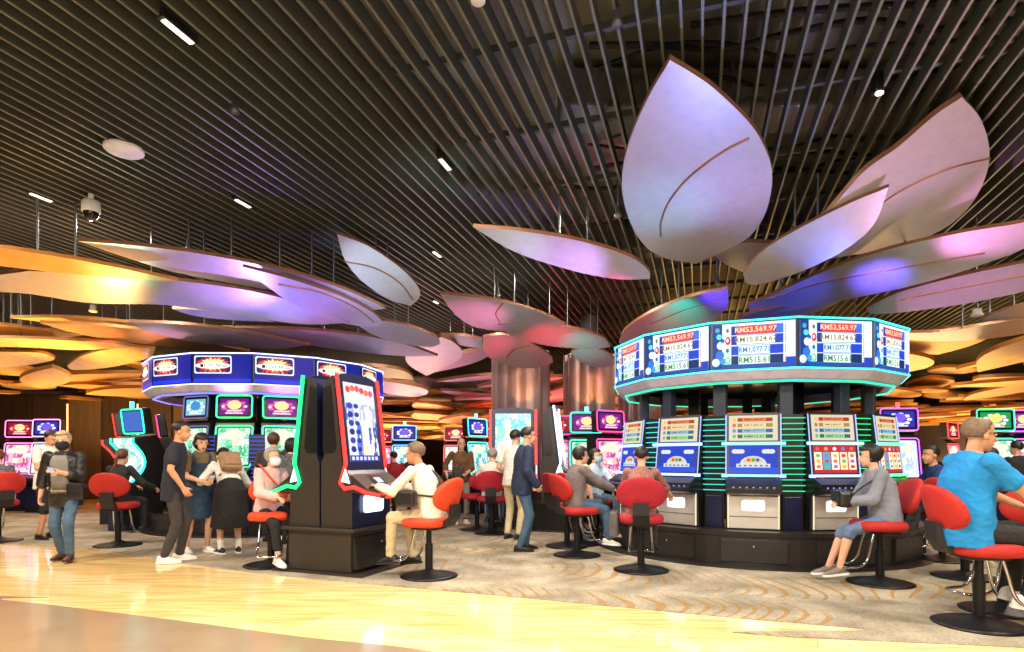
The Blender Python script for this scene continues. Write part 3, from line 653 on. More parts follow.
REEL_RED = lambda: reel('screen_red_reels', [(250, 235, 220), (255, 210, 120), (250, 250, 250), (80, 170, 220), (240, 240, 240), (255, 180, 160), (250, 245, 230)], 1.01, 8, 1, .7, (255, 255, 250))
def ring_machine(label, c, ang, r, z0, top, bar, group, low='blue'):
    """machine of the right hand ring: two stacked screens, light bars, deck, silver door"""
    root = thing('slot_machine', label, 'slot machine', ringpt(r, ang, z0), ang+PI/2, group); root.location = Vector(root.location)+Vector((c[0], c[1], 0))
    w = .62
    mb = MB(); profile_body(mb, [(-.0, 0), (.45, 0), (.45, 1.38), (.16, 1.42), (.06, 1.42), (-.03, .66), (-.2, .56), (-.2, .5), (-.02, .42)], w, cab_blk); mb.build('cabinet', root)
    def tilt(z): return -.03+(z-.66)*(.09/.76)
    k = Matrix.Rotation(-math.atan(.09/.76), 4, 'X')
    for nm, zc, h in (('top_screen', 1.235, .31), ('main_screen', .855, .33)):
        M = Matrix.Translation((0, tilt(zc)-.006, zc)) @ k
        mb = MB(M); sw = .55
        mb.rrect(-sw/2-.02, -h/2-.018, sw/2+.02, h/2+.018, .02, cab_dk, -.001)
        if nm == 'top_screen':
            mb.quad(-sw/2, -h/2, sw/2, h/2, em((236, 226, 196), 0.98), -.003)
            for q, (bc, t) in enumerate((((235, 120, 70), 'RM53,569.97'), ((240, 220, 150), 'RM15,824.67'), ((130, 190, 220), 'RM1,077.71'), ((150, 220, 150), 'RM515.61'))):
                v = h*(.33-.22*q); mb.quad(-sw*.32, v-.022, sw*.40, v+.022, em(((190, 60, 40), (200, 150, 60), (60, 110, 170), (50, 120, 110))[q], .9), -.004)
                mb.quad(-sw*.22, v-.019, sw*.26, v+.019, em(bc, 1.2), -.005); mb.text(t, .01, v, sw*.4, .024, em((90, 50, 30), .6), -.006)
                mb.disc(-sw*.39, v, .022, .024, em(((240, 190, 70), (230, 90, 60), (90, 150, 200), (100, 190, 110))[q], 1.2), -.005, 10)
        elif low == 'blue':
            mb.quad(-sw/2, -h/2, sw/2, h/2, em((30, 70, 215), 0.90), -.003)
            mb.quad(-sw/2, -h/2, sw/2, -h*.3, em((40, 90, 235), 0.98), -.004)
            for u in (-.17, .17):
                for du in (-.04, 0, .04): mb.disc(u+du, .095, .035, .028, em((235, 240, 250), 0.98), -.005, 12)
            mb.disc(0, -.06, .15, .1, em((220, 230, 245), 0.98), -.005, 20, 0, 180); mb.quad(-.19, -.1, .19, -.055, em((235, 235, 235), 0.98), -.006)
            mb.disc(0, -.04, .11, .07, em((250, 210, 120), 0.98), -.007, 20, 0, 180)
            for i, cc in enumerate(((240, 80, 60), (60, 170, 90), (60, 90, 220))): mb.disc(-.05+.05*i, -.01, .022, .022, em(cc, 1.1), -.008, 10)
            mb.text('JACKPOT', 0, -.078, .26, .026, em((70, 90, 150), .8), -.008) if 0 else None
            for i in range(6): mb.disc(-.15+.06*i, -.079, .02, .012, em((120, 140, 190), .9), -.008, 8)
        else:
            mb.quad(-sw/2, -h/2, sw/2, h/2, em((214, 50, 44), 0.98), -.003)
            for i in range(5):
                u = -sw*.4+i*sw*.2; mb.disc(u, h*.38, .026, .022, em(((230, 90, 110), (250, 160, 120), (250, 240, 240), (110, 140, 210), (240, 110, 90))[i], 1.1), -.004, 10)
                mb.quad(u-.048, -h*.38, u+.048, h*.26, em(((250, 240, 215), (70, 170, 205), (250, 245, 230), (250, 225, 180), (252, 236, 214))[i], 1.25), -.005)
                for j in range(3): mb.disc(u, -h*.27+j*h*.2, .03, .022, em(((250, 120, 70), (250, 190, 60), (120, 190, 110), (230, 70, 70), (160, 120, 200))[(i*2+j) % 5], 1.1), -.006, 8)
        mb.build(nm, root, fix=False)
    b_ = em(bar, 6)
    for z in (1.045, .655):
        o = MB(); o.cyl((-w/2-.05, tilt(z)-.035, z), (w/2+.05, tilt(z)-.035, z), .018, b_, n=8); o.build('light_bar', root)
    for u in (-w/2, w/2): mb = MB(); mb.cyl((u, -.04, .66), (u, .05, 1.4), .007, em((150, 170, 255), 2), n=6); mb.build('side_glow', root)
    mb = MB(); mb.box((0, -.06, .6), (w-.04, .05, .09), cab_navy, None, .005)
    mb.quad(-.1, .575, .08, .625, em((190, 225, 255), 1.6), -.087); mb.quad(.13, .575, .22, .61, em((60, 80, 150), 1), -.087)
    for u in (-.24, -.21, .25): mb.quad(u, .565, u+.012, .635, em((230, 90, 150), 1.07), -.087)
    mb.build('info_panel', root, fix=False)
    button_deck(root, w, -.26, -.08, .5, .54)
    mb = MB(); mb.box((0, -.01, .215), (.56, .05, .4), silver, None, .008); d = mb.build('door', root)
    for u in (-.285, .285): mb = MB(); mb.cyl((u, -.03, .02), (u, -.03, .42), .008, em((255, 240, 200), 1.15), n=6); mb.build('door_trim', d)
    mb = MB(); mb.rrect(-.13, .23, .13, .36, .03, em((240, 250, 255), 2.2), -.037); mb.build('lit_badge', d, fix=False)
    mb = MB(); mb.box((0, -.037, .16), (.54, .01, .012), grey_p); mb.build('door_slot', d)
    return root
def led_column(label, c, ang, r, z0, col, group):
    root = thing('led_tower', label, 'light column', ringpt(r, ang, z0), ang+PI/2, group); root.location = Vector(root.location)+Vector((c[0], c[1], 0))
    mb = MB(); mb.prism([(-.12, .02, 0), (.12, .02, 0), (.075, .2, 0), (-.075, .2, 0)], (0, 0, 1.4), cab_blk); mb.build('body', root)
    mb = MB(); mb.box((0, .02, .2), (.2, .03, .4), cab_navy, None, .006); mb.build('lower_panel', root)
    m = em(col, 1.5); b = MB()
    for i in range(14): b.box((0, .01, .47+i*.068), (.27, .02, .011), m)
    b.build('led_strips', root)
    return root

# ---- right hand ring
CRc = (3.6, 9.1); A0 = R(-96.5)
plinth('round dark plinth under the ring of machines with the jackpot sign', CRc, A0)
ring_sign('jackpot_sign', 'many-sided lit jackpot sign showing RM53,569.97 over the right ring', CRc, A0, 2.36, 2.97, 'jackpot', (60, 225, 220), (40, 210, 160), 1.25)
lab = {-1: ('frontmost machine of the right ring, blue screen over a silver door', (90, 130, 255), 'blue'),
       -2: ('ring machine behind the woman in the patterned top', (110, 150, 255), 'blue'),
       -3: ('ring machine at the left end under the jackpot sign, turned side-on', (110, 150, 255), 'blue'),
       0: ('ring machine with red reel screen before the woman in grey', (110, 140, 255), 'red'),
       1: ('ring machine at the right end with green light bars', (70, 255, 130), 'red'),
       }
for k, (l, bar, low) in lab.items():
    ring_machine(l, CRc, A0+STEP*(k+.5), 1.95, .43, 0, bar, 'machines of the right ring', low)
for k, (l, col) in {0: ('green LED column right of the frontmost ring machine', (40, 225, 150)), -1: ('teal LED column left of the frontmost ring machine', (50, 215, 190)),
                    -2: ('teal LED column between the two leftmost ring machines', (60, 215, 200)), 1: ('green LED column right of the red reel machine', (30, 230, 110)), 2: ('green LED column at the far right of the right ring', (30, 230, 110)),
                    -3: ('teal LED column at the far left of the right ring', (60, 215, 200))}.items():
    led_column(l, CRc, A0+STEP*k, 1.9, .43, col, 'LED columns of the right ring')

# ---- left hand ring
NA = 14; RS = 2.2; STEP = 2*PI/NA; POST_R = 1.1
CLc = (-4.78, 11.95); B0 = R(-101.5)
plinth('round dark plinth under the left ring of machines', CLc, B0, 2.15, .3)
ring_sign('badge_sign', 'many-sided blue sign with fiery oval badges over the left ring', CLc, B0, 2.5, 3.02, 'badge', (190, 190, 255), (120, 120, 255), 1.2)
def left_machine(label, loc, rz, neon, group, w=.66, z0=.0, screen='green', top='magenta', base=True):
    """machine with a lit-framed main screen and a lit-framed top box"""
    root = thing('slot_machine', label, 'slot machine', (loc[0], loc[1], z0), rz, group)
    mb = MB(); profile_body(mb, [(0, 0), (.5, 0), (.5, 1.75), (.3, 1.78), (.22, 1.72), (.1, .92), (-.12, .82), (-.12, .74), (.02, .66)], w, cab_blk); mb.build('cabinet', root)
    k = Matrix.Rotation(-math.atan(.12/.8), 4, 'X')
    sm = {'green': reel('screen_green', [(200, 255, 225), (120, 235, 170), (240, 255, 245), (60, 200, 140), (250, 240, 200), (170, 250, 210)], 1.01, 9),
          'pink': reel('screen_pink', [(255, 225, 240), (250, 120, 190), (255, 250, 250), (220, 70, 160), (255, 210, 200)], 1.01, 9),
          'white': reel('screen_white', [(250, 250, 255), (225, 235, 255), (255, 240, 240), (180, 220, 250), (255, 250, 220)], 1.09, 9),
          'teal': reel('screen_teal', [(120, 240, 230), (200, 255, 250), (40, 190, 190), (240, 255, 255)], 1.01, 9)}[screen]
    M = Matrix.Translation((0, .155, 1.3)) @ k; mb = MB(M); mb.rrect(-w/2+.06, -.36, w/2-.06, .33, .03, sm, -.006)
    mb.disc(0, .2, w*.3, .09, em((250, 250, 225), 1.07), -.008, 18); mb.build('main_screen', root, fix=False)
    mb = MB(M); neon_rect(mb, -w/2+.02, -.40, w/2-.02, .37, -.012, .05, em(neon, 3.2)); mb.build('neon_frame', root)
    T = Matrix.Translation((0, .2, 2.02)) @ Matrix.Rotation(R(-4), 4, 'X')
    mb = MB(T); mb.box((0, .09, 0), (w-.04, .18, .42), cab_blk, None, .02); tb = mb.build('top_box', root)
    tm = {'magenta': ((120, 30, 140), (235, 90, 170), (255, 220, 150)), 'scene': ((120, 200, 220), (230, 250, 240), (60, 140, 200)), 'red': ((150, 20, 40), (240, 70, 70), (255, 220, 160)), 'blue': ((50, 50, 190), (240, 240, 255), (120, 90, 230)), 'green': ((40, 160, 90), (250, 255, 250), (240, 220, 120))}[top]
    mb = MB(T); a = .0015
    mb.rrect(-w/2+.09, -.15, w/2-.09, .15, .01, em(tm[0], 1.1), -.004)
    for i in range(9):
        t = 2*PI*i/9; mb.disc(.18*math.cos(t), .1*math.sin(t), .05, .03, em(tm[1], 1.2), -.005-a*(i % 2), 9)
    mb.disc(0, .03, .12, .085, em(tm[2], 1.3), -.009, 18)
    mb.quad(-.12, -.09, .12, -.06, em((255, 240, 240), 0.98), -.0105); mb.quad(-.15, -.135, .15, -.108, em((255, 235, 235), 0.98), -.0105)
    for s_ in (-1, 1): mb.disc(s_*.19, 0, .03, .025, em((255, 240, 250), 0.98), -.0105, 10)
    mb.build('top_screen', tb, fix=False)
    mb = MB(T); neon_rect(mb, -w/2+.03, -.205, w/2-.03, .205, -.008, .05, em(neon, 3.2)); mb.build('neon_frame', tb)
    button_deck(root, w, -.16, .1, .78, .86)
    mb = MB(); mb.box((0, .0, .36), (w-.08, .05, .5), cab_navy, None, .01); mb.build('door', root)
    return root
def candle(root, x, y, z, col):
    mb = MB(); mb.cyl((x, y, z), (x, y, z+.1), .035, em(col, 6), n=10); mb.build('candle_light', root)
lm = {0: ('green framed machine facing the people crowd, straight below the middle badge', GREEN, 'green', 'magenta'),
      1: ('green framed machine just left of the double machine', GREEN, 'green', 'magenta'),
      -1: ('left ring machine with a plain framed top screen behind the man in navy', (70, 70, 110), 'green', 'scene')}
for k, (l, ne, a, b) in lm.items():
    an = B0+STEP*(k+.5); left_machine(l, (CLc[0]+1.9*math.cos(an), CLc[1]+1.9*math.sin(an)), an+PI/2, ne, 'machines of the left ring', .66, .3, a, b).scale = (1, 1, .93)
for k, l in ((0, 'blue LED column left of the machine below the middle badge'), (1, 'blue LED column between the two green framed machines'), (2, 'blue LED column behind the double machine')):
    led_column(l, CLc, B0+STEP*k, 1.86, .3, (60, 90, 255), 'LED columns of the left ring')

# ---- tall machines with a slab screen
def tall_machine(label, loc, rz, neon, group=None, w=.74, screen='reels', lit=True, base=.52):
    root = thing('slot_machine', label, 'slot machine', (loc[0], loc[1], base), rz, group)
    prof = [(-.42, 0), (0, 0), (0, .72), (-.04, .80), (-.04, 1.62), (-.14, 1.70), (-.2, 1.70), (-.33, .66), (-.44, .54), (-.42, .46)]
    mb = MB(); profile_body(mb, prof, w, cab_navy, cab_dk); mb.build('cabinet', root)
    for s_ in (-1, 1): mb = MB(); mb.prism([(s_*(w/2+.004), y, z) for y, z in ((-.03, .84), (-.03, 1.56), (-.13, 1.6), (-.21, .9), (-.17, .84))], (s_*.004, 0, 0), cab_blk); mb.build('side_inset', root)
    # slab face: arched top, leaning back
    p0, p1 = Vector((0, -.335, .64)), Vector((0, -.205, 1.70)); L = (p1-p0).length
    M = Matrix.Translation(p0) @ Matrix.Rotation(-math.atan2(.13, 1.06), 4, 'X')
    arch = [(-w/2, 0), (w/2, 0), (w/2, L-.02)]+[(w/2*math.cos(t), L-.02+.075*math.sin(t)) for t in (PI*i/12 for i in range(1, 12))]+[(-w/2, L-.02)]
    mb = MB(M); mb.prism([(a, -.012, b) for a, b in arch], (0, .05, 0), cab_navy); fc = mb.build('face', root)
    mb = MB(M); sw = w/2-.085; y = -.014
    sm = {'reels': reel('screen_blue_reels', [(235, 240, 255), (90, 120, 230), (250, 250, 255), (60, 90, 200), (255, 240, 200), (180, 195, 250), (240, 240, 250)], 1.05, 9, 1.2, .45),
          'teal': reel('screen_teal_wash', [(180, 255, 250), (110, 240, 235), (235, 255, 250), (160, 250, 220), (245, 255, 200)], 1.17, 7),
          'white': reel('screen_white_pink', [(255, 250, 245), (255, 235, 225), (250, 230, 250), (255, 250, 240)], 1.09, 7)}[screen]
    mb.quad(-sw, .1, sw, L-.06, sm, y)
    if screen == 'reels':
        mb.quad(-sw, L-.3, sw, L-.06, em((240, 240, 255), 1.15), y-.002)
        for i in range(6): mb.disc(-sw*.75+i*sw*.3, L-.14+.02*math.sin(i), .045, .04, em(((230, 80, 70), (240, 120, 90), (230, 90, 120))[i % 3], 1.2), y-.004, 9)
        mb.quad(-sw, .1, sw, .17, em((60, 70, 190), 0.90), y-.002)
        for i in range(7): mb.quad(-sw*.9+i*sw*.26, .115, -sw*.9+i*sw*.26+sw*.17, .155, em((235, 235, 255), 1.07), y-.004)
        for i in range(3): mb.quad(sw*(-.02+.3*i), .2, sw*(.1+.3*i), L-.36, em(((255, 235, 190), (240, 240, 255), (255, 240, 200))[i], 1.3), y-.002)
        for j in range(6): mb.disc(-sw*.72, .24+j*.1, .05, .038, em(((30, 50, 160), (50, 70, 190))[j % 2], 1), y-.004, 8); mb.disc(-sw*.32, .24+j*.1, .045, .03, em((40, 60, 170), 1), y-.004, 8)
    mb.build('screen', fc, fix=False)
    # neon down each side, turning into a triangle and running out along the deck
    nm = em(neon, 3.4); wm = em((255, 225, 220) if neon[0] > neon[1] else (225, 255, 235), 3)
    for s_ in (-1, 1):
        x = s_*(w/2+.012); mb = MB()
        mb.tube([(x, -.22, 1.72), (x, -.345, .72), (x, -.27, .50), (x, -.33, .44), (x, -.46, .46), (x, -.62, .40), (x*.9, -.82, .37)], .022, nm, 7)
        mb.build('neon_tube', root)
        mb = MB(); mb.prism([(x, -.345, .66), (x, -.29, .52), (x, -.40, .50)], (s_*.014, 0, 0), wm); mb.build('lit_triangle', root)
    mb = MB(); mb.prism([(-w/2, -.40, .60), (-w/2, -.62, .44), (-w/2, -.86, .37), (-w/2, -.86, .34), (-w/2, -.42, .40)], (w, 0, 0), cab_dk); dk = mb.build('button_deck', root)
    M2 = Matrix.Translation((0, -.51, .525)) @ Matrix.Rotation(-math.atan2(.22, .16), 4, 'X'); mb = MB(M2)
    mb.quad(-.12, -.06, .14, .09, cab_blk, -.004); mb.quad(-.06, -.04, .06, .05, em((190, 220, 250), 1.6), -.006); mb.build('touch_display', dk, fix=False)
    mb = MB(); mb.tube([(-w/2, -.865, .36), (w/2, -.865, .36)], .014, nm, 7); mb.build('front_neon', dk)
    mb = MB()
    for i in range(3): mb.ell((-.18+i*.18, -.72, .416), (.05, .035, .012), em((255, 120, 110), 1.15) if neon[0] > neon[1] else em((120, 255, 180), 1.15), n=10, m=5)
    mb.build('buttons', dk)
    if lit:
        mb = MB(); mb.rrect(-.2, .16, .2, .36, .05, em((205, 235, 255), 3.4), -.445); mb.build('lit_badge', root, fix=False)
    return root
def pair_base(label, c, ang):
    root = thing('machine_base', label, 'machine base', (c[0], c[1], 0), ang)
    mb = MB(); mb.box((0, 0, .265), (.86, .80, .47), cab_dk, None, .012); mb.box((0, 0, .5), (1.0, .88, .035), cab_dk, None, .006); mb.build('body', root)
    mb = MB(); mb.prism([(-.62, -.46, 0), (.62, -.46, 0), (.62, .46, 0), (-.62, .46, 0)], (0, 0, .03), cab_dk); mb.build('floor_plate', root)
    for s_ in (-1, 1):
        mb = MB(); mb.prism([(s_*.43, -.37, .08), (s_*.43, -.37, .42), (s_*.47, -.37, .42), (s_*.5, -.37, .08)], (0, .74, 0), cab_blk); d = mb.build('drawer', root)
        mb = MB(); mb.cyl((s_*.47, .1, .33), (s_*.5, .1, .33), .014, chrome); mb.build('lock', d)
    return root
AX = R(-22); PC = Vector((-2.02, 7.1, 0)); ax = Vector((math.cos(AX), math.sin(AX), 0))
pair_base('dark brown double base under the two back-to-back machines', PC, AX)
tall_machine('tall machine with red neon edge before the man in white shirt', PC+ax*.012, AX+PI/2, (255, 46, 40), 'back-to-back pair')
tall_machine('tall machine with green neon edge seen from behind its shoulder', PC-ax*.012, AX-PI/2, (30, 235, 110), 'back-to-back pair')
# tall pair by the pillars
pc = Vector((.06, 11.5, 0)); mb = MB()
def low_base(label, c, sx, sy, h, rz=0.):
    root = thing('machine_base', label, 'machine base', (c[0], c[1], 0), rz)
    mb = MB(); mb.box((0, 0, h/2), (sx, sy, h), cab_blk, None, .015); mb.build('body', root); mb = MB(); mb.box((0, 0, .015), (sx+.12, sy+.12, .03), cab_dk); mb.build('floor_plate', root); return root
low_base('dark base under the teal lit portrait machine', (.02, 11.32), .9, .8, .5)
tall_machine('portrait machine with teal washed screen and red neon by the pillar', (.02, 11.6), 0, (255, 60, 60), None, .84, 'teal', False, .5)
low_base('dark base under the machine turned side-on by the pillar', (.78, 10.9), .8, .8, .5, R(70))
tall_machine('machine turned side-on with a white lit edge beside the pillar', (.58, 10.9), R(80), (190, 200, 255), None, .8, 'reels', False, .5)

# ---- curved machines of the left bank
def curved_machine(label, loc, rz, neon, group, top, w=.62):
    root = thing('slot_machine', label, 'slot machine', loc, rz, group)
    arc = [(-.06+.30*math.sin(PI*min(1, t*1.1))*.9+.1*t, .82+.83*t) for t in (i/10 for i in range(11))]
    prof = [(-.02, 0), (.55, 0), (.6, .9), (.62, 1.4), (.45, 1.72)]+[(y, z) for y, z in reversed(arc)]+[(-.02, .7)]
    mb = MB(); profile_body(mb, prof, w, cab_navy, cab_blk); mb.build('cabinet', root)
    sm = reel('screen_curved', [(240, 255, 250), (180, 245, 225), (255, 255, 255), (110, 220, 190), (230, 240, 255)], 1.01, 9)
    mb = MB(); k = len(arc); mb.add([(s_*(w/2-.06), y-.006, z) for s_ in (-1, 1) for y, z in arc], [(i, i+k, i+k+1, i+1) for i in range(k-1)], sm, True); mb.build('curved_screen', root, fix=False)
    for s_ in (-1, 1):
        mb = MB(); mb.tube([(s_*(w/2-.01), y-.02, z) for y, z in arc], .018, em(neon, 3.2), 7); mb.build('neon_tube', root)
    T = Matrix.Translation((0, .2, 1.95)) @ Matrix.Rotation(R(8), 4, 'X')
    mb = MB(T); mb.box((0, .1, 0), (w-.02, .16, .46), cab_blk, None, .02); tb = mb.build('top_box', root)
    mb = MB(T); mb.rrect(-w/2+.07, -.18, w/2-.07, .18, .02, em(top, 1.1), .015); mb.build('top_screen', tb, fix=False)
    mb = MB(T); neon_rect(mb, -w/2+.03, -.215, w/2-.03, .215, .012, .04, em(neon, 3.2)); mb.build('neon_frame', tb)
    button_deck(root, w, -.3, -.02, .76, .82)
    return root
p = on_floor(128, 532); o = curved_machine('curved-screen machine with teal neon before the woman with a ponytail', (-6.85, 10.5, 0), R(-24), (40, 240, 190), 'left bank of curved machines', (70, 110, 200)); candle(o, 0, .2, 2.2, (60, 255, 240))
o = curved_machine('curved-screen machine with red edged top box, farthest left of its bank', (-8.1, 11.9, 0), R(-64), (255, 50, 50), 'left bank of curved machines', (60, 20, 30))
o = curved_machine('curved-screen machine with pink edged top box, hidden behind the teal one', (-7.5, 12.3, 0), R(-62), (255, 60, 130), 'left bank of curved machines', (160, 40, 90))
low_base('dark low base under the curved machines at left', (-7.4, 11.9), .5, .4, .1)

# ---- machines in the depth of the hall
far = [  # px of centre, depth, facing, neon, screen, top, label
    (40, 14.2, 0, (255, 150, 230), 'white', 'blue', 'white-screened machine behind the man in white at far left'),
    (14, 14.6, .1, (255, 120, 200), 'pink', 'red', 'pink-lit machine at the left edge behind the seated person'),
    (404, 17, .1, (80, 170, 255), 'teal', 'blue', 'blue framed machine just right of the double machine, far off'),
    (381, 19, .2, (255, 70, 80), 'pink', 'red', 'red framed machine far behind the red neon machine'),
    (455, 17.5, 0, (255, 90, 60), 'white', 'red', 'red framed machine behind the man with a sling bag'),
    (484, 14.0, .9, (60, 240, 220), 'teal', 'blue', 'teal machine side-on left of the portrait machine'),
    (497, 14.6, 0, (255, 80, 90), 'pink', 'red', 'red framed machine half hidden by the portrait machine'),
    (588, 12.0, 0, (60, 255, 190), 'green', 'magenta', 'green framed machine at the foot of the right pillar'),
    (556, 13.0, -.1, (255, 60, 150), 'pink', 'red', 'magenta framed machine in the red lit gap between pillars'),
    (617, 11.6, .5, (255, 60, 150), 'pink', 'magenta', 'magenta framed machine peeping out left of the right ring'),
    (905, 11.0, -.1, (190, 80, 255), 'white', 'blue', 'purple framed machine behind the right end of the right ring'),
    (1003, 11.2, -.1, (60, 255, 150), 'green', 'green', 'green framed machine behind the man in blue'),
    (1032, 11.4, -.1, (200, 90, 255), 'pink', 'magenta', 'purple framed machine cut by the right edge'),
    (962, 15.5, .6, (255, 60, 60), 'pink', 'red', 'red framed machine seen behind the head of the man in blue'),
    ]
for px, d, rz, ne, scn, tp, l in far:
    p = at(px, HOR, d); o = left_machine(l, (p.x, d), rz, ne, 'machines deep in the hall', .72, 0, scn, tp)
    if px in (404, 484, 588): candle(o, 0, .25, 2.24, (90, 255, 230))
    if px in (381, 497, 556, 905): candle(o, 0, .25, 2.24, (255, 60, 60))
# ============================================================ swivel chairs
red_f = pm('seat_red_cloth', (178, 34, 28), .7, 0, .1, 30, .08); org_f = pm('seat_orange_cloth', (214, 66, 28), .7, 0, .1, 30, .08); crim_f = pm('seat_crimson_cloth', (168, 24, 44), .7, 0, .1, 30, .08)
blkm = pm('black_metal', (26, 25, 27), .4, .4); blkp = pm('black_plastic', (30, 28, 30), .5)
_chair = {}
def make_chair(fab):
    root = thing('swivel_chair', 'x', 'chair')
    mb = MB(); mb.lathe([(.001, 0), (.31, 0), (.315, .012), (.27, .026), (.12, .045), (.06, .075), (.001, .08)], blkm, n=32); mb.build('base', root)
    mb = MB(); mb.cyl((0, 0, .06), (0, 0, .36), .042, blkm, n=16); mb.cyl((0, 0, .34), (0, 0, .53), .03, blkm, n=14); mb.build('column', root)
    mb = MB(); mb.box((0, 0, .535), (.26, .3, .035), blkp, None, .01); mb.build('seat_plate', root)
    for s_ in (-1, 1):
        mb = MB(); mb.tube(catmull([(s_*.11, .1, .54), (s_*.12, .13, .42), (s_*.13, .17, .26), (s_*.14, .24, .185), (s_*.14, .36, .17)], 5), .013, chrome, 8); mb.build('footrest_strut', root)
    mb = MB(); mb.tube(catmull([(-.14, .36, .17), (-.1, .41, .168), (0, .425, .168), (.1, .41, .168), (.14, .36, .17)], 4), .014, chrome, 8); mb.build('footrest_bar', root)
    # cushion: rounded super-ellipse
    mb = MB(); rings = []
    for f, z in ((.80, .548), (.94, .556), (1., .58), (1., .61), (.95, .636), (.8, .652), (.4, .658), (.02, .658)):
        ring = []
        for i in range(32):
            t = 2*PI*i/32; c, s = math.cos(t), math.sin(t); q = (abs(c)**3+abs(s)**3)**(-1/3)
            ring.append((.255*f*q*c, .245*f*q*s+.02, z))
        rings.append(ring)
    mb.loft(rings, fab); mb.build('seat', root)
    # wrapped oval back
    mb = MB(); rings = []
    for f, th in ((.02, .05), (.5, .052), (.85, .047), (.97, .03), (1., 0), (.97, -.02), (.85, -.032), (.5, -.036), (.02, -.036)):
        ring = []
        for i in range(32):
            t = 2*PI*i/32; u, v = .275*f*math.cos(t), .185*f*math.sin(t)
            u *= 1-.12*(v/.185)*.9 if v < 0 else 1
            ring.append((u, -.30+th+.9*u*u-.28*v, .90+v))
        rings.append(ring)
    mb.loft(rings, fab); bk = mb.build('backrest', root)
    mb = MB(); mb.prism([(-.09, -.16, .545), (-.09, -.27, .56), (-.09, -.335, .66), (-.09, -.345, .80), (-.09, -.30, .79), (-.09, -.285, .66), (-.09, -.16, .575)], (.18, 0, 0), blkp); mb.build('bracket', bk)
    return root
def chair(label, loc, face, fab=None, rot_only=None, scale=1.0):
    fab = fab or red_f
    if fab.name not in _chair: _chair[fab.name] = o = make_chair(fab)
    else: o = copy_tree(_chair[fab.name])
    o.location = (loc[0], loc[1], .008); o.rotation_euler = (0, 0, R(face-90)); o.scale = (scale,)*3
    return tag(o, label, 'chair', 'swivel chairs')

# ============================================================ people
skin_l = pm('skin_light', (226, 176, 146), .55, 0, .05, 12); skin_m = pm('skin_mid', (206, 148, 112), .55, 0, .05, 12)
eye_m = pm('eye_dark', (30, 22, 20), .2); eyew_m = pm('eye_white', (235, 232, 226), .3); lip_m = pm('lip', (176, 96, 88), .5)
mask_b = pm('mask_black', (28, 28, 30), .8); mask_w = pm('mask_white', (240, 240, 244), .8); mask_t = pm('mask_teal', (150, 205, 215), .8)
def cloth(name, c, var=.12, scale=18): return pm('cloth_'+name, c, .85, 0, var, scale, .12)
h_blk = pm('hair_black', (26, 21, 20), .5, 0, .3, 40, .3); h_gry = pm('hair_grey', (150, 146, 140), .6, 0, .25, 40, .3); h_brn = pm('hair_brown', (84, 50, 34), .5, 0, .3, 40, .3); h_blond = pm('hair_ash', (178, 160, 120), .6, 0, .25, 40, .3); h_gb = pm('hair_greybrown', (112, 92, 74), .6, 0, .25, 40, .3)

def remesh(mb, vox, smooth=4):
    me = mb.mesh('t'); o = bpy.data.objects.new('t', me); COL.objects.link(o)
    m = o.modifiers.new('r', 'REMESH'); m.mode = 'VOXEL'; m.voxel_size = vox; m.use_smooth_shade = True
    if smooth:
        s = o.modifiers.new('s', 'SMOOTH'); s.iterations = smooth; s.factor = .5
    dg = bpy.context.evaluated_depsgraph_get(); out = bpy.data.meshes.new_from_object(o.evaluated_get(dg))
    bpy.data.objects.remove(o); bpy.data.meshes.remove(me)
    return out
def grow(mb, vox, name, parent, mat, smooth=4):
    me = remesh(mb, vox, smooth)
    if name != 'body': wrinkle(me, .8 if name == 'skirt' else 1.); me.materials.clear(); me.materials.append(mat)
    o = bpy.data.objects.new(name, me); COL.objects.link(o); o.parent = parent; return o
from mathutils import noise
def wrinkle(me, k):
    """soft folds of cloth"""
    nn = [v.normal.copy() for v in me.vertices]
    for v, vn in zip(me.vertices, nn):
        c = v.co.copy(); q = Vector((c.x*9, c.y*9, c.z*6)); d = noise.noise(q)*.006+(1-abs(noise.noise(Vector((c.x*14+c.z*9, c.y*14, c.z*16)))))**4*.006-.003
        v.co = c+vn*(d*k)
def ik(a, b, l1, l2, pole):
    a, b, pole = Vector(a), Vector(b), Vector(pole)
    d = b-a; L = d.length
    if L > (l1+l2)*.995: b = a+d*((l1+l2)*.995/L); d = b-a; L = d.length
    k = (l1*l1-l2*l2+L*L)/(2*L); h = math.sqrt(max(0, l1*l1-k*k)); n = d.normalized()
    p = (pole-n*pole.dot(n)).normalized()
    return a+n*k+p*h, b
def ering(c, rt, fw, a, b, n=20, fl=None):
    out = []
    for i in range(n):
        t = 2*PI*i/n; s = math.sin(t); v = c+rt*(a*math.cos(t))+fw*(b*s)
        out.append(v)
    return out
X, Y, Z = Vector((1, 0, 0)), Vector((0, 1, 0)), Vector((0, 0, 1))
def rotx(v, a): return Matrix.Rotation(-R(a), 3, 'X') @ Vector(v)   # lean forward by a degrees

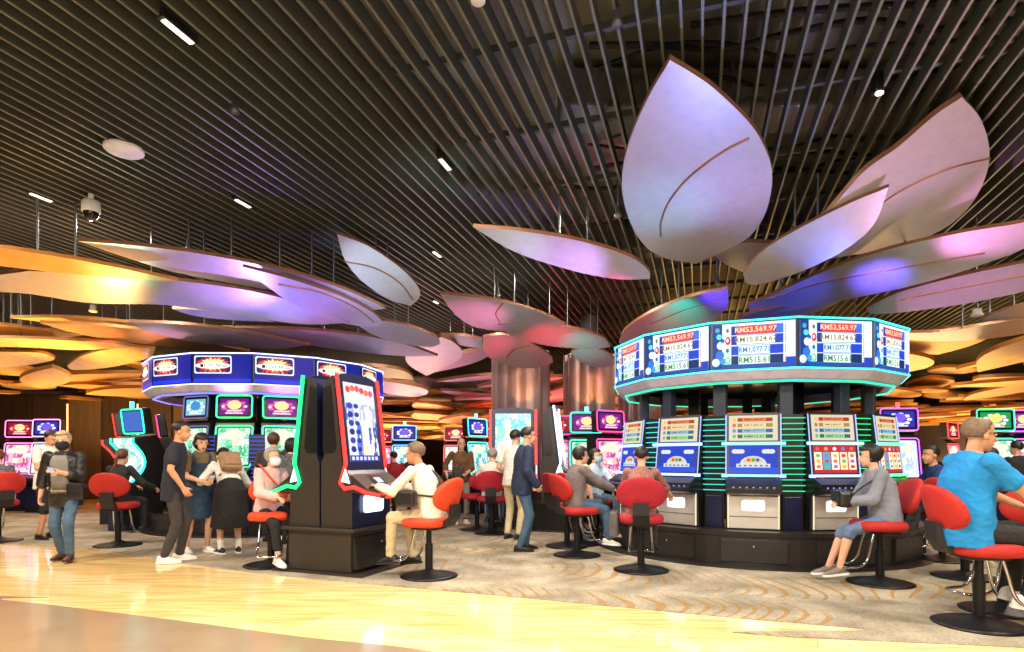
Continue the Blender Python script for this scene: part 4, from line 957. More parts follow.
def person(label, loc, face, H=1.68, sit=False, lean=4, bend=4, side=0., hips=None, hl=None, hr=None, fl=None, fr=None, head=(0, 0), twist=0,
           skin=None, hair=('short', None), shirt=None, sleeve='short', coat=None, pants=None, legs='long', skirt=None, shoes=None, sock=None, mask=None, glasses=False,
           fat=1.0, palm='in', curl=35, vox=.0095, shirt_len=.0, fem=False, z0=.008, ex=None, hat=None, shirt_dx=.014):
    s = H/1.7; sk = skin or skin_l
    root = thing('person', label, 'person', (loc[0], loc[1], z0), R(face-90))
    hz = .69 if sit else .915*s
    P = Vector(hips) if hips else Vector((0, -.05 if sit else 0, hz))
    rt = Matrix.Rotation(R(twist), 3, 'Z') @ X
    def sp(a): return Matrix.Rotation(R(side), 3, 'Y') @ (Matrix.Rotation(R(twist), 3, 'Z') @ rotx(Z, a))
    t1, t2, t3 = sp(lean), sp(lean+bend*.5), sp(lean+bend)
    f1 = t1.cross(rt)*-1; 
    if f1.y < 0 and abs(lean) < 80: f1 = -f1
    W = P+t1*.16*s; C = W+t2*.19*s; N = C+t3*.17*s
    fwd = lambda t: rt.cross(t)*-1 if (rt.cross(t)*-1).dot(Y) > 0 or lean > 80 else rt.cross(t)
    fa, fb, fc = fwd(t1), fwd(t2), fwd(t3)
    sw = (.165 if fem else .185)*s
    SL, SR = N-t3*.045*s-rt*sw, N-t3*.045*s+rt*sw
    # arms: hand targets in the person's own frame
    def dflt(sg): return (sg*.24*s, .06, P.z-.06)
    tl = Vector(hl) if hl else Vector(dflt(-1)); tr = Vector(hr) if hr else Vector(dflt(1))
    out = lambda sg: Vector((sg*.5, -.7, -.55))
    EL, HL = ik(SL, tl, .285*s, .25*s, out(-1)); ER, HR = ik(SR, tr, .285*s, .25*s, out(1))
    # legs
    hw = .092*s; JL, JR = P-rt*hw-t1*.02, P+rt*hw-t1*.02
    al = Vector(fl) if fl else (Vector((-.12, .36, .25)) if sit else Vector((-.1*s, 0, .085))); ar = Vector(fr) if fr else (Vector((.12, .36, .25)) if sit else Vector((.1*s, 0, .085)))
    KL, AL = ik(JL, al, .43*s, .41*s, (-.12, 1, .25)); KR, AR = ik(JR, ar, .43*s, .41*s, (.12, 1, .25))
    # ---------------- head frame (absolute pitch, yaw)
    Rh = Matrix.Rotation(R(head[1]), 3, 'Z') @ Matrix.Rotation(-R(head[0]), 3, 'X')
    hs = s*1.0; HC = N+(t3*.06+Z*.075)*s+Rh @ Vector((0, .03, .02))*s
    hp = lambda x, y, z: HC+Rh @ Vector((x, y, z))*hs
    mk = sk; B = MB()
    # head, neck
    B.ell(hp(0, -.012, .032), (.076*hs, .096*hs, .085*hs), mk, Rh); B.ell(hp(0, .028, -.045), (.059*hs, .066*hs, .075*hs), mk, Rh); B.ell(hp(0, .062, -.098), (.026*hs, .022*hs, .02*hs), mk, Rh)
    B.rcone(hp(0, .088, .0), hp(0, .104, -.03), .010*hs, .0155*hs, mk, 8)
    for sg in (-1, 1): B.ell(hp(sg*.077, -.008, -.015), (.011*hs, .02*hs, .031*hs), mk, Rh, 8, 6)
    B.rcone(N-t3*.05*s, hp(0, -.02, -.05), .056*s, .05*s, mk)
    # torso
    def torso(dx, mat, top=True, hem=0., wide=0.):
        M = MB(); g = fat
        secs = [(P-t1*(.09+hem)*s, fa, (.150+wide)*s, .105*s*g), (P, fa, (.166 if not fem else .172)*s, .118*s*g), (W, fb, (.145 if not fem else .128)*s*min(g, 1.2), .105*s*g), (C, fb, (.160 if not fem else .148)*s, .115*s*g**.6), (N-t3*.10*s, fc, sw*.90, .098*s), (N-t3*.045*s, fc, sw*.74, .08*s), (N-t3*.005*s, fc, .082*s, .062*s), (N+t3*.02*s, fc, .06*s, .055*s)]
        M.loft([ering(c, rt, f, a+dx, b+dx) for c, f, a, b in secs], mat); return M
    def join(A, Bm):
        b = len(A.V); A.V += Bm.V
        if Bm.mats[0] not in A.mats: A.mats.append(Bm.mats[0])
        for f in Bm.F: A.F.append(tuple(b+i for i in f)); A.MI.append(A.mats.index(Bm.mats[0])); A.SM.append(True)
    join(B, torso(0, mk))
    for S_, E, Hh, sg in ((SL, EL, HL, -1), (SR, ER, HR, 1)):
        B.rcone(S_, E, .05*s, .040*s, mk); B.rcone(E, E.lerp(Hh, .35), .039*s, .041*s, mk); B.rcone(E.lerp(Hh, .3), Hh, .041*s, .027*s, mk)
        # hand
        d = (Hh-E).normalized()
        if palm == 'in': n = (rt*-sg) - d*(rt*-sg).dot(d)
        else: n = -Z - d*(-Z).dot(d)
        n = n.normalized() if n.length > .2 else Y.copy(); lat = d.cross(n).normalized()
        thumb = Y if palm == 'in' else rt*-sg
        if lat.dot(thumb) < 0: lat = -lat
        hk = s
        K = Hh+d*.085*hk
        rr_ = lambda c, a, b: [c+lat*(a*math.cos(2*PI*i/12)*hk)+n*(b*math.sin(2*PI*i/12)*hk) for i in range(12)]
        B.loft([rr_(Hh-d*.02*hk, .024, .019), rr_(Hh+d*.02*hk, .033, .017), rr_(Hh+d*.06*hk, .041, .0155), rr_(K, .040, .012)], mk)
        for q, (off, ln) in enumerate(((.031, .072), (.0105, .082), (-.0105, .076), (-.031, .058))):
            a1 = R(curl*.6+q*4); a2 = R(curl*1.6+q*6)
            b0 = K+lat*off*hk-d*.008*hk; b1 = b0+(d*math.cos(a1)+n*math.sin(a1)+lat*off*1.2)*ln*.5*hk; b2 = b1+(d*math.cos(a2)+n*math.sin(a2))*ln*.5*hk
            B.rcone(b0, b1, .0098*hk, .009*hk, mk, 8); B.rcone(b1, b2, .009*hk, .0075*hk, mk, 8)
        b0 = Hh+d*.022*hk+lat*.026*hk; b1 = b0+(d*.6+lat*.75+n*.3).normalized()*.042*hk; b2 = b1+(d*.9+lat*.2+n*.4).normalized()*.032*hk
        B.rcone(b0, b1, .0135*hk, .0105*hk, mk, 8); B.rcone(b1, b2, .0105*hk, .0085*hk, mk, 8)
    feet = []
    for J, K, A, sg in ((JL, KL, AL, -1), (JR, KR, AR, 1)):
        B.rcone(J, K, .078*s, .054*s, mk); B.rcone(K, K.lerp(A, .35), .052*s, .054*s, mk); B.rcone(K.lerp(A, .3), A, .054*s, .034*s, mk)
        shin = (A-K).normalized(); td = Vector((sg*.18, 1, 0)); 
        if sit: td = Vector((sg*.1, 1, -.12))
        td.normalize(); tu = (Z-td*Z.dot(td)).normalized(); tl_ = td.cross(tu)
        feet.append((A, td, tu, tl_))
        B.rcone(A-td*.03-tu*.035*s, A+td*.13*s-tu*.055*s, .03*s, .026*s, mk); B.rcone(A, A-td*.02-tu*.03, .034*s, .032*s, mk)
    body = grow(B, vox, 'body', root, mk, 3)
    # ---------------- face details
    mb = MB()
    for sg in (-1, 1):
        m1 = MB(); m1.ell(hp(sg*.03, .083, .004), (.013*hs, .007*hs, .007*hs), eyew_m, Rh, 8, 6); m1.ell(hp(sg*.03, .088, .004), (.006*hs, .005*hs, .006*hs), eye_m, Rh, 8, 6); m1.build('eye', root)
        m1 = MB(); m1.tube([hp(sg*.014, .091, .022), hp(sg*.03, .09, .027), hp(sg*.047, .08, .022)], .0038*hs, hair[1] or h_blk, 6); m1.build('eyebrow', root)
    if mask:
        mb = MB(); rings = []
        for z, wv, yv in ((-.006, .045, .1), (-.03, .064, .112), (-.06, .066, .11), (-.09, .056, .1), (-.115, .035, .082)):
            rings.append([hp(wv*1.12*math.sin(t), .005+(yv-.003)*math.cos(t)**.8 if math.cos(t) > 0 else .005, z) for t in (R(-82+164*i/12) for i in range(13))])
        vs_ = [p for r in rings for p in r]; mb.add(vs_, [(i*13+j, i*13+j+1, (i+1)*13+j+1, (i+1)*13+j) for i in range(4) for j in range(12)], mask, True); o = mb.build('face_mask', root)
        sm = o.modifiers.new('solid', 'SOLIDIFY'); sm.thickness = .004; sm.offset = 1
        for sg in (-1, 1):
            m1 = MB(); m1.tube([hp(sg*.062, .04, -.025), hp(sg*.08, .0, .0), hp(sg*.082, -.02, -.01)], .0022, mask, 5); m1.build('mask_loop', o)
    else:
        mb.ell(hp(0, .089, -.064), (.022*hs, .006*hs, .0065*hs), lip_m, Rh, 10, 6); mb.build('mouth', root)
    if glasses:
        mb = MB()
        for sg in (-1, 1):
            mb.tube([hp(sg*.032+.022*math.cos(t), .102, .003+.016*math.sin(t)) for t in (2*PI*i/12 for i in range(12))], .0022, blkp, 5, True)
            mb.tube([hp(sg*.054, .1, .008), hp(sg*.082, .02, .008), hp(sg*.083, -.015, .0)], .0024, blkp, 5)
        mb.tube([hp(-.01, .104, .006), hp(.01, .104, .006)], .002, blkp, 5); mb.build('glasses', root)
    # ---------------- hair
    style, hm = hair
    hm = hm or h_blk; nl, nk = 28, 18; G = MB()
    thick = {'short': 1.07, 'balding': 1.05, 'bob': 1.18, 'pony': 1.1, 'puffy': 1.2, 'mid': 1.14}[style]
    def keep(v):
        y, z = v.y, v.z
        face = y > .30 and z < (.52 if style != 'balding' else .72) - (0.12 if style in ('bob', 'puffy') else 0)
        if style == 'short': return not face and not (z < -.42 and y > -.75) and not (y > -.05 and z < -.10) and z > -.62
        if style == 'balding': return not face and z > -.60 and not (y > -.05 and z < -.05) and not (z > .72 and y > -.45)
        if style == 'pony': return not face and z > -.6 and not (y > .1 and z < -.1)
        if style == 'mid' or style == 'puffy': return not face and not (y > .12 and z < -.15) and z > -.85
        return not face
    pts = []
    for i in range(nk+1):
        th = PI*i/nk
        for j in range(nl):
            ph = 2*PI*j/nl; pts.append(Vector((math.sin(th)*math.cos(ph), math.sin(th)*math.sin(ph), math.cos(th))))
    rndh = random.Random(label); jit = [1+rndh.uniform(-.02, .03) for _ in pts]
    def hv(v, j, k):
        x, y, z = v.x*.083*k, v.y*.101*k-.014, v.z*.09*k+.034
        if style in ('bob',) and v.z < 0: z = v.z*.16+.034; x = v.x*.088*k+(.02*v.x if v.z < -.3 else 0); 
        if style in ('mid', 'puffy') and v.z < 0: z = v.z*.115+.034
        return hp(x*j, y*j, z)
    O = [hv(v, j, thick) for v, j in zip(pts, jit)]; I = [hv(v, .9, 1.0) for v in pts]; n0 = len(O)
    fk = []
    for i in range(nk):
        for j in range(nl):
            q = (i*nl+j, i*nl+(j+1) % nl, (i+1)*nl+(j+1) % nl, (i+1)*nl+j); c = sum((pts[a] for a in q), Vector())/4
            if keep(c.normalized()): fk.append(q)
    edges = {}
    for f in fk:
        for a, b in zip(f, f[1:]+f[:1]): edges[(a, b)] = 1
    fs = list(fk)+[tuple(n0+a for a in reversed(f)) for f in fk]+[(b, a, n0+a, n0+b) for a, b in edges if (b, a) not in edges]
    G.add(O+I, fs, hm, True); ho = G.build('hair', root)
    if style == 'pony':
        m1 = MB(); m1.rcone(hp(0, -.11, .03), hp(0, -.15, -.03), .028, .03, hm); m1.rcone(hp(0, -.15, -.03), hp(0, -.15, -.2), .03, .012, hm); m1.build('ponytail', ho)
    # ---------------- clothes
    if pants:
        M = MB(); g = fat
        M.loft([ering(c, rt, f, a, b) for c, f, a, b in ((P-t1*.10*s, fa, .150*s, .115*s*g), (P, fa, .178*s, .132*s*g), (P+t1*.10*s, fb, .155*s*min(g, 1.2), .118*s*g))], mk)
        for J, K, A in ((JL, KL, AL), (JR, KR, AR)):
            M.rcone(J, K, .092*s, .07*s, mk)
            if legs == 'long': M.rcone(K, K.lerp(A, .96), .07*s, .054*s, mk)
            elif legs == 'cropped': M.rcone(K, K.lerp(A, .68), .07*s, .062*s, mk)
            elif legs == 'knee': M.rcone(K, K.lerp(A, .08), .074*s, .076*s, mk)
        grow(M, max(vox, .010), 'trousers' if legs != 'knee' else 'shorts', root, pants, 3)
    if skirt:
        ln, wd, sm_ = skirt; M = MB()
        if sit:
            M.loft([ering(W-t1*.03, rt, fb, .15*s, .125*s), ering(P, rt, fa, .18*s, .14*s), ], mk)
            for J, K in ((JL, KL), (JR, KR)): M.rcone(J, K.lerp(J, .1), .1*s, .088*s, mk)
        else:
            secs = [(P+t1*.10*s, .178, .15), ]; rings = [ering(c, rt, fb, a*s, b*s) for c, a, b in secs[:1]]+[ering(P, X, Y, .216*s, .195*s)]
            base = Vector(((AL.x+AR.x)/2, (AL.y+AR.y)/2, 0)); 
            for f in (.35, .7, 1.):
                c = Vector((P.x+(base.x-P.x)*f*.8, P.y+(base.y-P.y)*f*.8, P.z-ln*s*f)); rings.append([p+Vector((math.sin(i*2.5)*.008*f, math.cos(i*1.9)*.008*f, 0)) for i, p in enumerate(ering(c, X, Y, (.185+wd*f)*s, (.15+wd*f)*s, 24))][:20] if 0 else ering(c, X, Y, (.20+wd*f)*s, (.165+wd*f)*s))
            M.loft(rings, mk)
        grow(M, max(vox, .010), 'skirt', root, sm_, 2)
    def top(mat, name, dx, sl, hem):
        M = torso(dx, mk, hem=hem, wide=-.012 if skirt else .02)
        for S_, E, Hh in ((SL, EL, HL), (SR, ER, HR)):
            if sl == 'none': continue
            M.rcone(S_, S_.lerp(E, 1 if sl in ('long', 'elbow') else .62), (.054+dx*.45)*s, (.047+dx)*s if sl != 'short' else (.06+dx*.6)*s, mk)
            if sl == 'long': M.rcone(E, E.lerp(Hh, .93), (.046+dx)*s, (.034+dx)*s, mk)
            if sl == 'elbow': M.rcone(E, E.lerp(Hh, .4), (.046+dx)*s, (.043+dx)*s, mk)
        return grow(M, max(vox, .010), name, root, mat, 3)
    if skirt and not shirt_len: shirt_len = -.075
    if shirt: top(shirt, 'shirt', shirt_dx, sleeve if not coat else 'short', shirt_len)
    if coat:
        cm_, csl, chem = coat; jk = top(cm_, 'jacket', .028, csl, chem)
    if shoes:
        shm, solem = shoes
        for A, td, tu, tl_ in feet:
            M = MB(); base = A-tu*(.085*s)
            def r_(t, wv, h0, h1):
                c = base+td*(t*s); pts = []
                for i in range(14):
                    a = 2*PI*i/14; zz = (h0+h1)/2+(h1-h0)/2*math.sin(a); pts.append(c+tl_*(wv*s*math.cos(a)*(1 if math.sin(a) < .2 else .85))+tu*(zz*s))
                return pts
            M.loft([r_(-.085, .012, .012, .05), r_(-.075, .032, .008, .085), r_(-.02, .038, .006, .105), r_(.04, .042, .006, .085), r_(.10, .049, .006, .062), r_(.155, .044, .008, .046), r_(.185, .018, .014, .03)], shm); so = M.build('shoe', root)
            M = MB(); ol = [(-.09, .02), (-.07, .038), (0, .042), (.09, .053), (.15, .048), (.19, .02)]; pl = [base+td*(a*s)+tl_*(b*s) for a, b in ol]+[base+td*(a*s)-tl_*(b*s) for a, b in reversed(ol)]
            M.prism(pl, tu*(.022*s), solem); M.build('sole', so)
    if sock:
        for A, td, tu, tl_, K in ((*feet[0], KL), (*feet[1], KR)):
            M = MB(); u = (K-A).normalized(); M.cyl(A-u*.02, A+u*.11*s, .042*s, sock, .048*s); M.build('sock', root)
    root['_j'] = 0; del root['_j']
    return dict(root=root, N=N, C=C, W=W, P=P, SL=SL, SR=SR, HL=HL, HR=HR, EL=EL, ER=ER, KL=KL, KR=KR, AL=AL, AR=AR, hp=hp, t=t2, f=fb, rt=rt, M=Matrix.Translation((loc[0], loc[1], z0)) @ Matrix.Rotation(R(face-90), 4, 'Z'))

def front_panel(p, mat, name, half=26, dx=.034, lo=-.06, k=1.):
    """what an open jacket shows of the shirt"""
    mb = MB(); rows = []
    for c, a, b in ((p['P']+p['t']*lo, .168, .118), (p['P'], .172, .122), (p['W'], .15, .112), (p['C'], .162, .118), (p['N']-p['t']*.09, .15, .098), (p['N']-p['t']*.03, .10, .075)):
        rows.append([c+p['rt']*((a*k+dx)*math.cos(R(t)))+p['f']*((b*k+dx)*math.sin(R(t))) for t in range(90-half, 91+half, 4)])
    n = len(rows[0]); vs_ = [q for r in rows for q in r]
    mb.add(vs_, [(i*n+j, i*n+j+1, (i+1)*n+j+1, (i+1)*n+j) for i in range(len(rows)-1) for j in range(n-1)], mat, True); o = mb.build(name, p['root'])
    sm = o.modifiers.new('solid', 'SOLIDIFY'); sm.thickness = .012; sm.offset = 0; return o
def strap(p, pts, label, name='bag', mat=None, size=(.2, .08, .15), at_=None, rot=0, cat='bag'):
    """a bag of its own with its strap, in the wearer's frame"""
    M = p['M']; o = thing(name, label, cat, (M @ Vector(at_))); o.rotation_euler = (0, 0, M.to_euler().z+R(rot))
    mb = MB(); mb.box((0, 0, 0), size, mat, None, min(size)*.3); mb.build('body', o)
    mb = MB(); mb.box((0, size[1]/2+.002, size[2]*.18), (size[0]*.92, .012, size[2]*.55), mat, None, .004); mb.build('flap', o)
    if pts:
        inv = o.matrix_basis.inverted() @ M; mb = MB(); mb.tube(catmull([inv @ Vector(q) for q in pts], 5), .011, mat, 6); mb.build('strap', o)
    return o
def phone(p, hand, label, off=(0, .05, .03)):
    M = p['M']; q = M @ (Vector(p[hand])+Vector(off)); o = thing('phone', label, 'phone', q); o.rotation_euler = (R(50), 0, M.to_euler().z+PI)
    mb = MB(); mb.box((0, 0, 0), (.072, .009, .15), blkp, None, .003); mb.build('case', o); mb = MB(); mb.quad(-.032, -.068, .032, .068, em((200, 220, 255), .9), -.0052); mb.build('screen', o, fix=False)
WS = (pm('shoe_white', (235, 232, 226), .5), pm('sole_white', (245, 244, 240), .6)); BS = (pm('shoe_black', (28, 27, 29), .45), pm('sole_dark', (40, 38, 38), .6)); BRS = (pm('shoe_brown', (84, 50, 34), .5), pm('sole_brown', (50, 34, 26), .6)); BW = (BS[0], WS[1]); GS = (pm('shoe_grey', (120, 112, 106), .6), WS[1])
exec_people = True
# ============================================================ who stands and sits where
def fl2(px, py): q = on_floor(px, py); return (q.x, q.y)
def pd(px, d): return ((px-CX)/F*d, d)
jean = cloth('jeans', (72, 100, 128), .2, 9); white_c = cloth('white', (226, 222, 214), .06); navy_c = cloth('navy', (30, 33, 48)); black_c = cloth('black', (28, 27, 30)); leather = pm('leather_black', (36, 34, 34), .38, 0, .3, 9, .3)
khaki = cloth('khaki', (206, 190, 152), .08); grey_c = cloth('grey', (128, 124, 118)); dkgrey = cloth('charcoal', (58, 55, 52)); cream_c = cloth('cream', (236, 228, 212), .05); pink_c = cloth('pink', (222, 178, 176), .08); blue_c = cloth('bright_blue', (24, 134, 206), .12, 6)
denim = cloth('dark_denim', (40, 62, 88), .15); olive = cloth('olive', (112, 96, 66)); brownc = cloth('brown', (104, 76, 50), .3, 9); ltblue = cloth('pale_blue', (182, 206, 226), .12); tan = pm('bag_tan', (150, 116, 84), .6, 0, .2, 12, .2); patt = cloth('patterned', (150, 104, 98), .45, 60); patt2 = cloth('black_white_pattern', (92, 92, 98), .8, 45); yellowc = cloth('yellow', (206, 168, 84)); greyblue = cloth('grey_hoodie', (132, 138, 152), .12, 7); dgreen = cloth('dark_green', (44, 58, 52)); redc = cloth('red', (170, 36, 40))

# 1 walker in black jacket
p = person('person in black jacket and black face mask walking toward the camera at left', fl2(66, 561), -78, 1.62, hair=('mid', h_blond), shirt=grey_c, coat=(leather, 'elbow', .10), pants=jean, shoes=BRS, mask=mask_b, hr=(.29, .02, .72), hl=(-.05, .26, 1.12), fl=(-.09, .10, .10), fr=(.10, -.12, .09), head=(6, 8), fat=1.08, curl=40)
front_panel(p, grey_c, 'shirt_front', 30, .036, .04, 1.03)
strap(p, None, 'small black pouch at the hip of the walker in the black jacket', 'pouch', leather, (.19, .07, .2), (-.19, .18, .88))
phone(p, 'HL', 'phone in the hand of the walker in the black jacket', (.05, .06, .02))
# 2 man in white T-shirt
p = person('man in white T-shirt and black shorts looking down at his hands, at left', fl2(46, 539), -12, 1.74, hair=('short', h_blk), shirt=white_c, pants=black_c, legs='knee', shoes=BS, hl=(-.08, .30, 1.12), hr=(.10, .32, 1.12), head=(28, 0), skin=skin_m, shirt_len=.05)
phone(p, 'HL', 'phone held by the man in the white T-shirt and shorts', (.08, .08, .0))
# 3 ponytail woman
q = fl2(118, 546); chair('red chair of the woman with the ponytail, seen from behind', q, 98, red_f)
person('woman with a ponytail in black top seated with her back to the camera at left', q, 86, 1.6, True, hair=('pony', h_brn), shirt=black_c, sleeve='long', pants=black_c, shoes=BS, hl=(-.05, .42, .86), hr=(.30, .36, .84), fem=True, lean=10, palm='down', fl=(-.12, .34, .25), fr=(.14, .36, .25))
# 4 partial at left edge
q = pd(-2, 9.3); chair('red chair cut by the left edge of the picture', (q[0], q[1]), 150, red_f)
p = person('person with reddish hair in a dark top cut by the left edge, seated', q, 150, 1.6, True, hair=('mid', h_brn), shirt=patt2, sleeve='short', pants=dkgrey, shoes=BS, fem=True, head=(20, 0))
strap(p, None, 'pale pink handbag on the lap of the person at the left edge', 'handbag', cloth('handbag_pink', (224, 170, 160)), (.3, .14, .24), (-.02, .22, .84))
# 5 navy polo
p = person('man in navy polo shirt and charcoal trousers standing left of the women', fl2(173, 562), 22, 1.75, hair=('short', h_blk), shirt=navy_c, pants=dkgrey, shoes=WS, skin=skin_m, hr=(.25, .14, .93), hl=(-.26, .05, .92), head=(10, -10), shirt_len=.09, fl=(-.10, .06, .085), fr=(.11, -.08, .085))
# 6 denim dress
p = person('woman in olive T-shirt and dark denim dress bending toward the backpack woman', fl2(196, 553), -38, 1.64, hair=('bob', h_blk), shirt=olive, skirt=(.42, .05, denim), shoes=WS, hl=(-.08, .32, 1.02), hr=(.06, .30, .98), head=(18, -8), fem=True, lean=10, bend=10, ex=1, fl=(-.12, .06, .085), fr=(.10, -.06, .085))
mb = MB(); 
def bib(p, mat, label=None):
    M = MB(); s = 1.0
    M.loft([ering(p['P']-p['t']*.03, p['rt'], p['f'], .19, .15), ering(p['W'], p['rt'], p['f'], .152, .132), ering(p['C'], p['rt'], p['f'], .168, .142), ering(p['C']+p['t']*.04, p['rt'], p['f'], .15, .13)], mat); grow(M, .011, 'dress_bodice', p['root'], mat, 2)
    for k in (-1, 1):
        m1 = MB(); m1.tube(catmull([p['C']+p['t']*.03+p['rt']*k*.09+p['f']*.135, p['N']-p['t']*.03+p['rt']*k*.11+p['f']*.03, p['C']+p['t']*.03+p['rt']*k*.08-p['f']*.135], 5), .018, mat, 8); m1.build('dress_strap', p['root'])
bib(p, denim); phone(p, 'HL', 'phone held by the woman in the denim dress', (.06, .06, .0))
# 7 backpack woman
p = person('woman in white shirt and long black skirt bending forward with a backpack', fl2(229, 554), 128, 1.62, hair=('short', h_blk), shirt=white_c, sleeve='long', skirt=(.52, .06, black_c), shoes=BW, sock=white_c, hl=(-.30, .42, .92), hr=(.26, .40, .84), head=(45, 0), fat=1.12, fem=True, lean=32, bend=22, hips=(0, -.10, .86), fl=(-.10, 0, .085), fr=(.11, -.04, .085))
M = p['M']; bp = thing('backpack', 'beige patterned backpack on the back of the bending woman', 'backpack', M @ (p['C']-p['f']*.21+p['t']*(-.03))); bp.rotation_euler = (M.to_3x3() @ Matrix((p['rt'], p['f'], p['t'])).transposed()).to_euler()
mb = MB(); mb.box((0, 0, 0), (.27, .13, .30), tan, None, .045); b_ = mb.build('body', bp); mb = MB(); mb.box((0, -.07, -.05), (.2, .04, .13), tan, None, .015); mb.build('pocket', bp)
for k in (-1, 1): mb = MB(); mb.tube(catmull([(k*.09, .05, .13), (k*.11, .17, .20), (k*.13, .32, .12), (k*.14, .32, -.02), (k*.12, .1, -.13)], 5), .014, tan, 6); mb.build('shoulder_strap', bp)
# 8 elderly woman
q = fl2(271, 566); chair('orange chair of the grey-haired woman in the pink cardigan', q, -72, org_f)
p = person('grey-haired woman in pink cardigan and white mask seated by the double machine', q, -38, 1.55, True, hair=('mid', h_gry), shirt=white_c, coat=(pink_c, 'long', .03), pants=black_c, shoes=WS, mask=mask_w, hl=(-.08, .32, .84), hr=(.12, .30, .84), head=(0, 10), fem=True, palm='down', fl=(-.04, .42, .22), fr=(.12, .36, .14), legs='cropped')
strap(p, [(.14, -.02, 1.22), (.08, .15, 1.05), (-.1, .2, .82)], 'coral shoulder bag on the lap of the grey-haired woman', 'handbag', cloth('bag_coral', (204, 84, 66)), (.24, .09, .17), (-.02, .26, .86))
# 9, 10 behind her
person('person with brown hair and dark shirt standing behind the grey-haired woman', pd(272, 9.35), 95, 1.68, hair=('mid', h_brn), shirt=dkgrey, pants=black_c, shoes=BS, hl=(-.2, .3, 1.0), hr=(.2, .3, 1.0), vox=.012)
person('person with black hair and patterned blouse just left of the double machine', pd(289, 9.0), 80, 1.58, hair=('bob', h_blk), shirt=patt2, pants=black_c, shoes=BS, fem=True, vox=.012)
# 11 white shirt at the red machine
q = fl2(429, 577); chair('orange chair of the white-shirted man at the red neon machine', q, 158, org_f)
p = person('man in white long-sleeved shirt and khaki trousers playing the red neon machine', q, 158, 1.74, True, hair=('short', h_gb), shirt=cream_c, sleeve='long', pants=khaki, shoes=BS, sock=black_c, hl=(-.20, .52, .98), hr=(.20, .50, .98), lean=16, bend=6, head=(2, 0), palm='down', fl=(-.12, .42, .22), fr=(.12, .26, .19), skin=skin_m, vox=.008)
strap(p, [p['SR']-p['rt']*.06+p['t']*.07, p['C']+p['rt']*.06-p['f']*.16, (p['C']+p['W'])*.5-p['rt']*.02-p['f']*.155, p['W']-p['rt']*.1-p['f']*.13, (-.2, .05, .9)], 'black sling bag at the side of the white-shirted man', 'bag', leather, (.1, .24, .18), (-.24, .14, .86))
# 12 man with sling far
p = person('man in brown shirt with a sling bag standing far off, facing the camera', fl2(461, 524), -80, 1.68, hair=('balding', h_blk), shirt=brownc, sleeve='elbow', pants=grey_c, legs='cropped', shoes=WS, glasses=True, hl=(-.1, .26, 1.0), hr=(.28, .05, .95), fat=1.15, vox=.012)
strap(p, [(-.17, .02, 1.38), (0, .15, 1.2), (.15, .1, 1.0)], 'black sling bag of the man in the brown shirt', 'bag', leather, (.22, .1, .2), (.06, .2, 1.0))
# 13 man seated, back view
q = fl2(492, 534); chair('red chair with its back to us before the teal portrait machine', q, 88, crim_f)
person('grey-haired man in white T-shirt seated with his back to us by the pillar', q, 86, 1.68, True, hair=('short', h_gry), shirt=white_c, pants=jean, shoes=BS, hl=(-.22, .42, .88), hr=(.22, .42, .88), vox=.012, lean=10)
q = fl2(477, 530); chair('crimson empty chair just left of the grey-haired man in the white T-shirt', q, 120, crim_f)
# 14 navy jacket + man behind
p = person('man in navy jacket and blue jeans standing in profile before the side-on machine', fl2(522, 551), 12, 1.72, hair=('short', h_blk), shirt=grey_c, coat=(cloth('navy_jacket', (38, 50, 78), .2, 8), 'long', .06), pants=jean, shoes=BS, glasses=True, hl=(-.2, .18, .92), hr=(.2, .16, .92), head=(4, 0), fl=(-.09, .07, .085), fr=(.1, -.05, .085))
person('man in pale shirt and beige trousers half hidden by the man in the navy jacket', pd(513, 9.6), 60, 1.74, hair=('short', h_blk), shirt=white_c, pants=khaki, shoes=BS, hl=(-.2, .2, 1.0), vox=.012)
# 15 grey jacket woman and neighbours
q = fl2(577, 556); chair('red chair of the woman in the grey jacket, nearer of the two side by side', q, 22, red_f)
p = person('woman in grey jacket and jeans sitting in profile left of the right ring', (q[0], q[1]), 18, 1.62, True, hair=('mid', h_blk), shirt=grey_c, coat=(cloth('jacket_taupe', (118, 110, 112), .15, 8), 'long', .05), pants=jean, shoes=WS, glasses=True, hl=(-.05, .46, .90), hr=(.12, .46, .88), head=(4, 0), lean=6, fem=True, palm='down', fl=(.02, .48, .32), fr=(.12, .40, .22))
q = fl2(567, 547); chair('crimson chair just behind the chair of the woman in the grey jacket', q, 30, crim_f)
q = pd(580, 9.0); person('person in yellow top sitting behind the woman in the grey jacket', q, 30, 1.6, True, hair=('short', h_brn), shirt=yellowc, pants=dkgrey, shoes=BS, vox=.012, head=(0, -30)); chair('chair of the person in the yellow top, almost hidden', q, 30, crim_f)
q = pd(597, 9.5); chair('chair of the masked woman in pale blue, seen only in part', q, -70, red_f)
person('woman in pale blue shirt and face mask leaning back on a chair', q, -62, 1.6, True, hair=('mid', h_blk), shirt=ltblue, sleeve='long', pants=jean, shoes=WS, mask=mask_t, head=(2, 20), fem=True, hl=(-.1, .36, .9), hr=(.2, .3, .86), lean=-4, vox=.012)
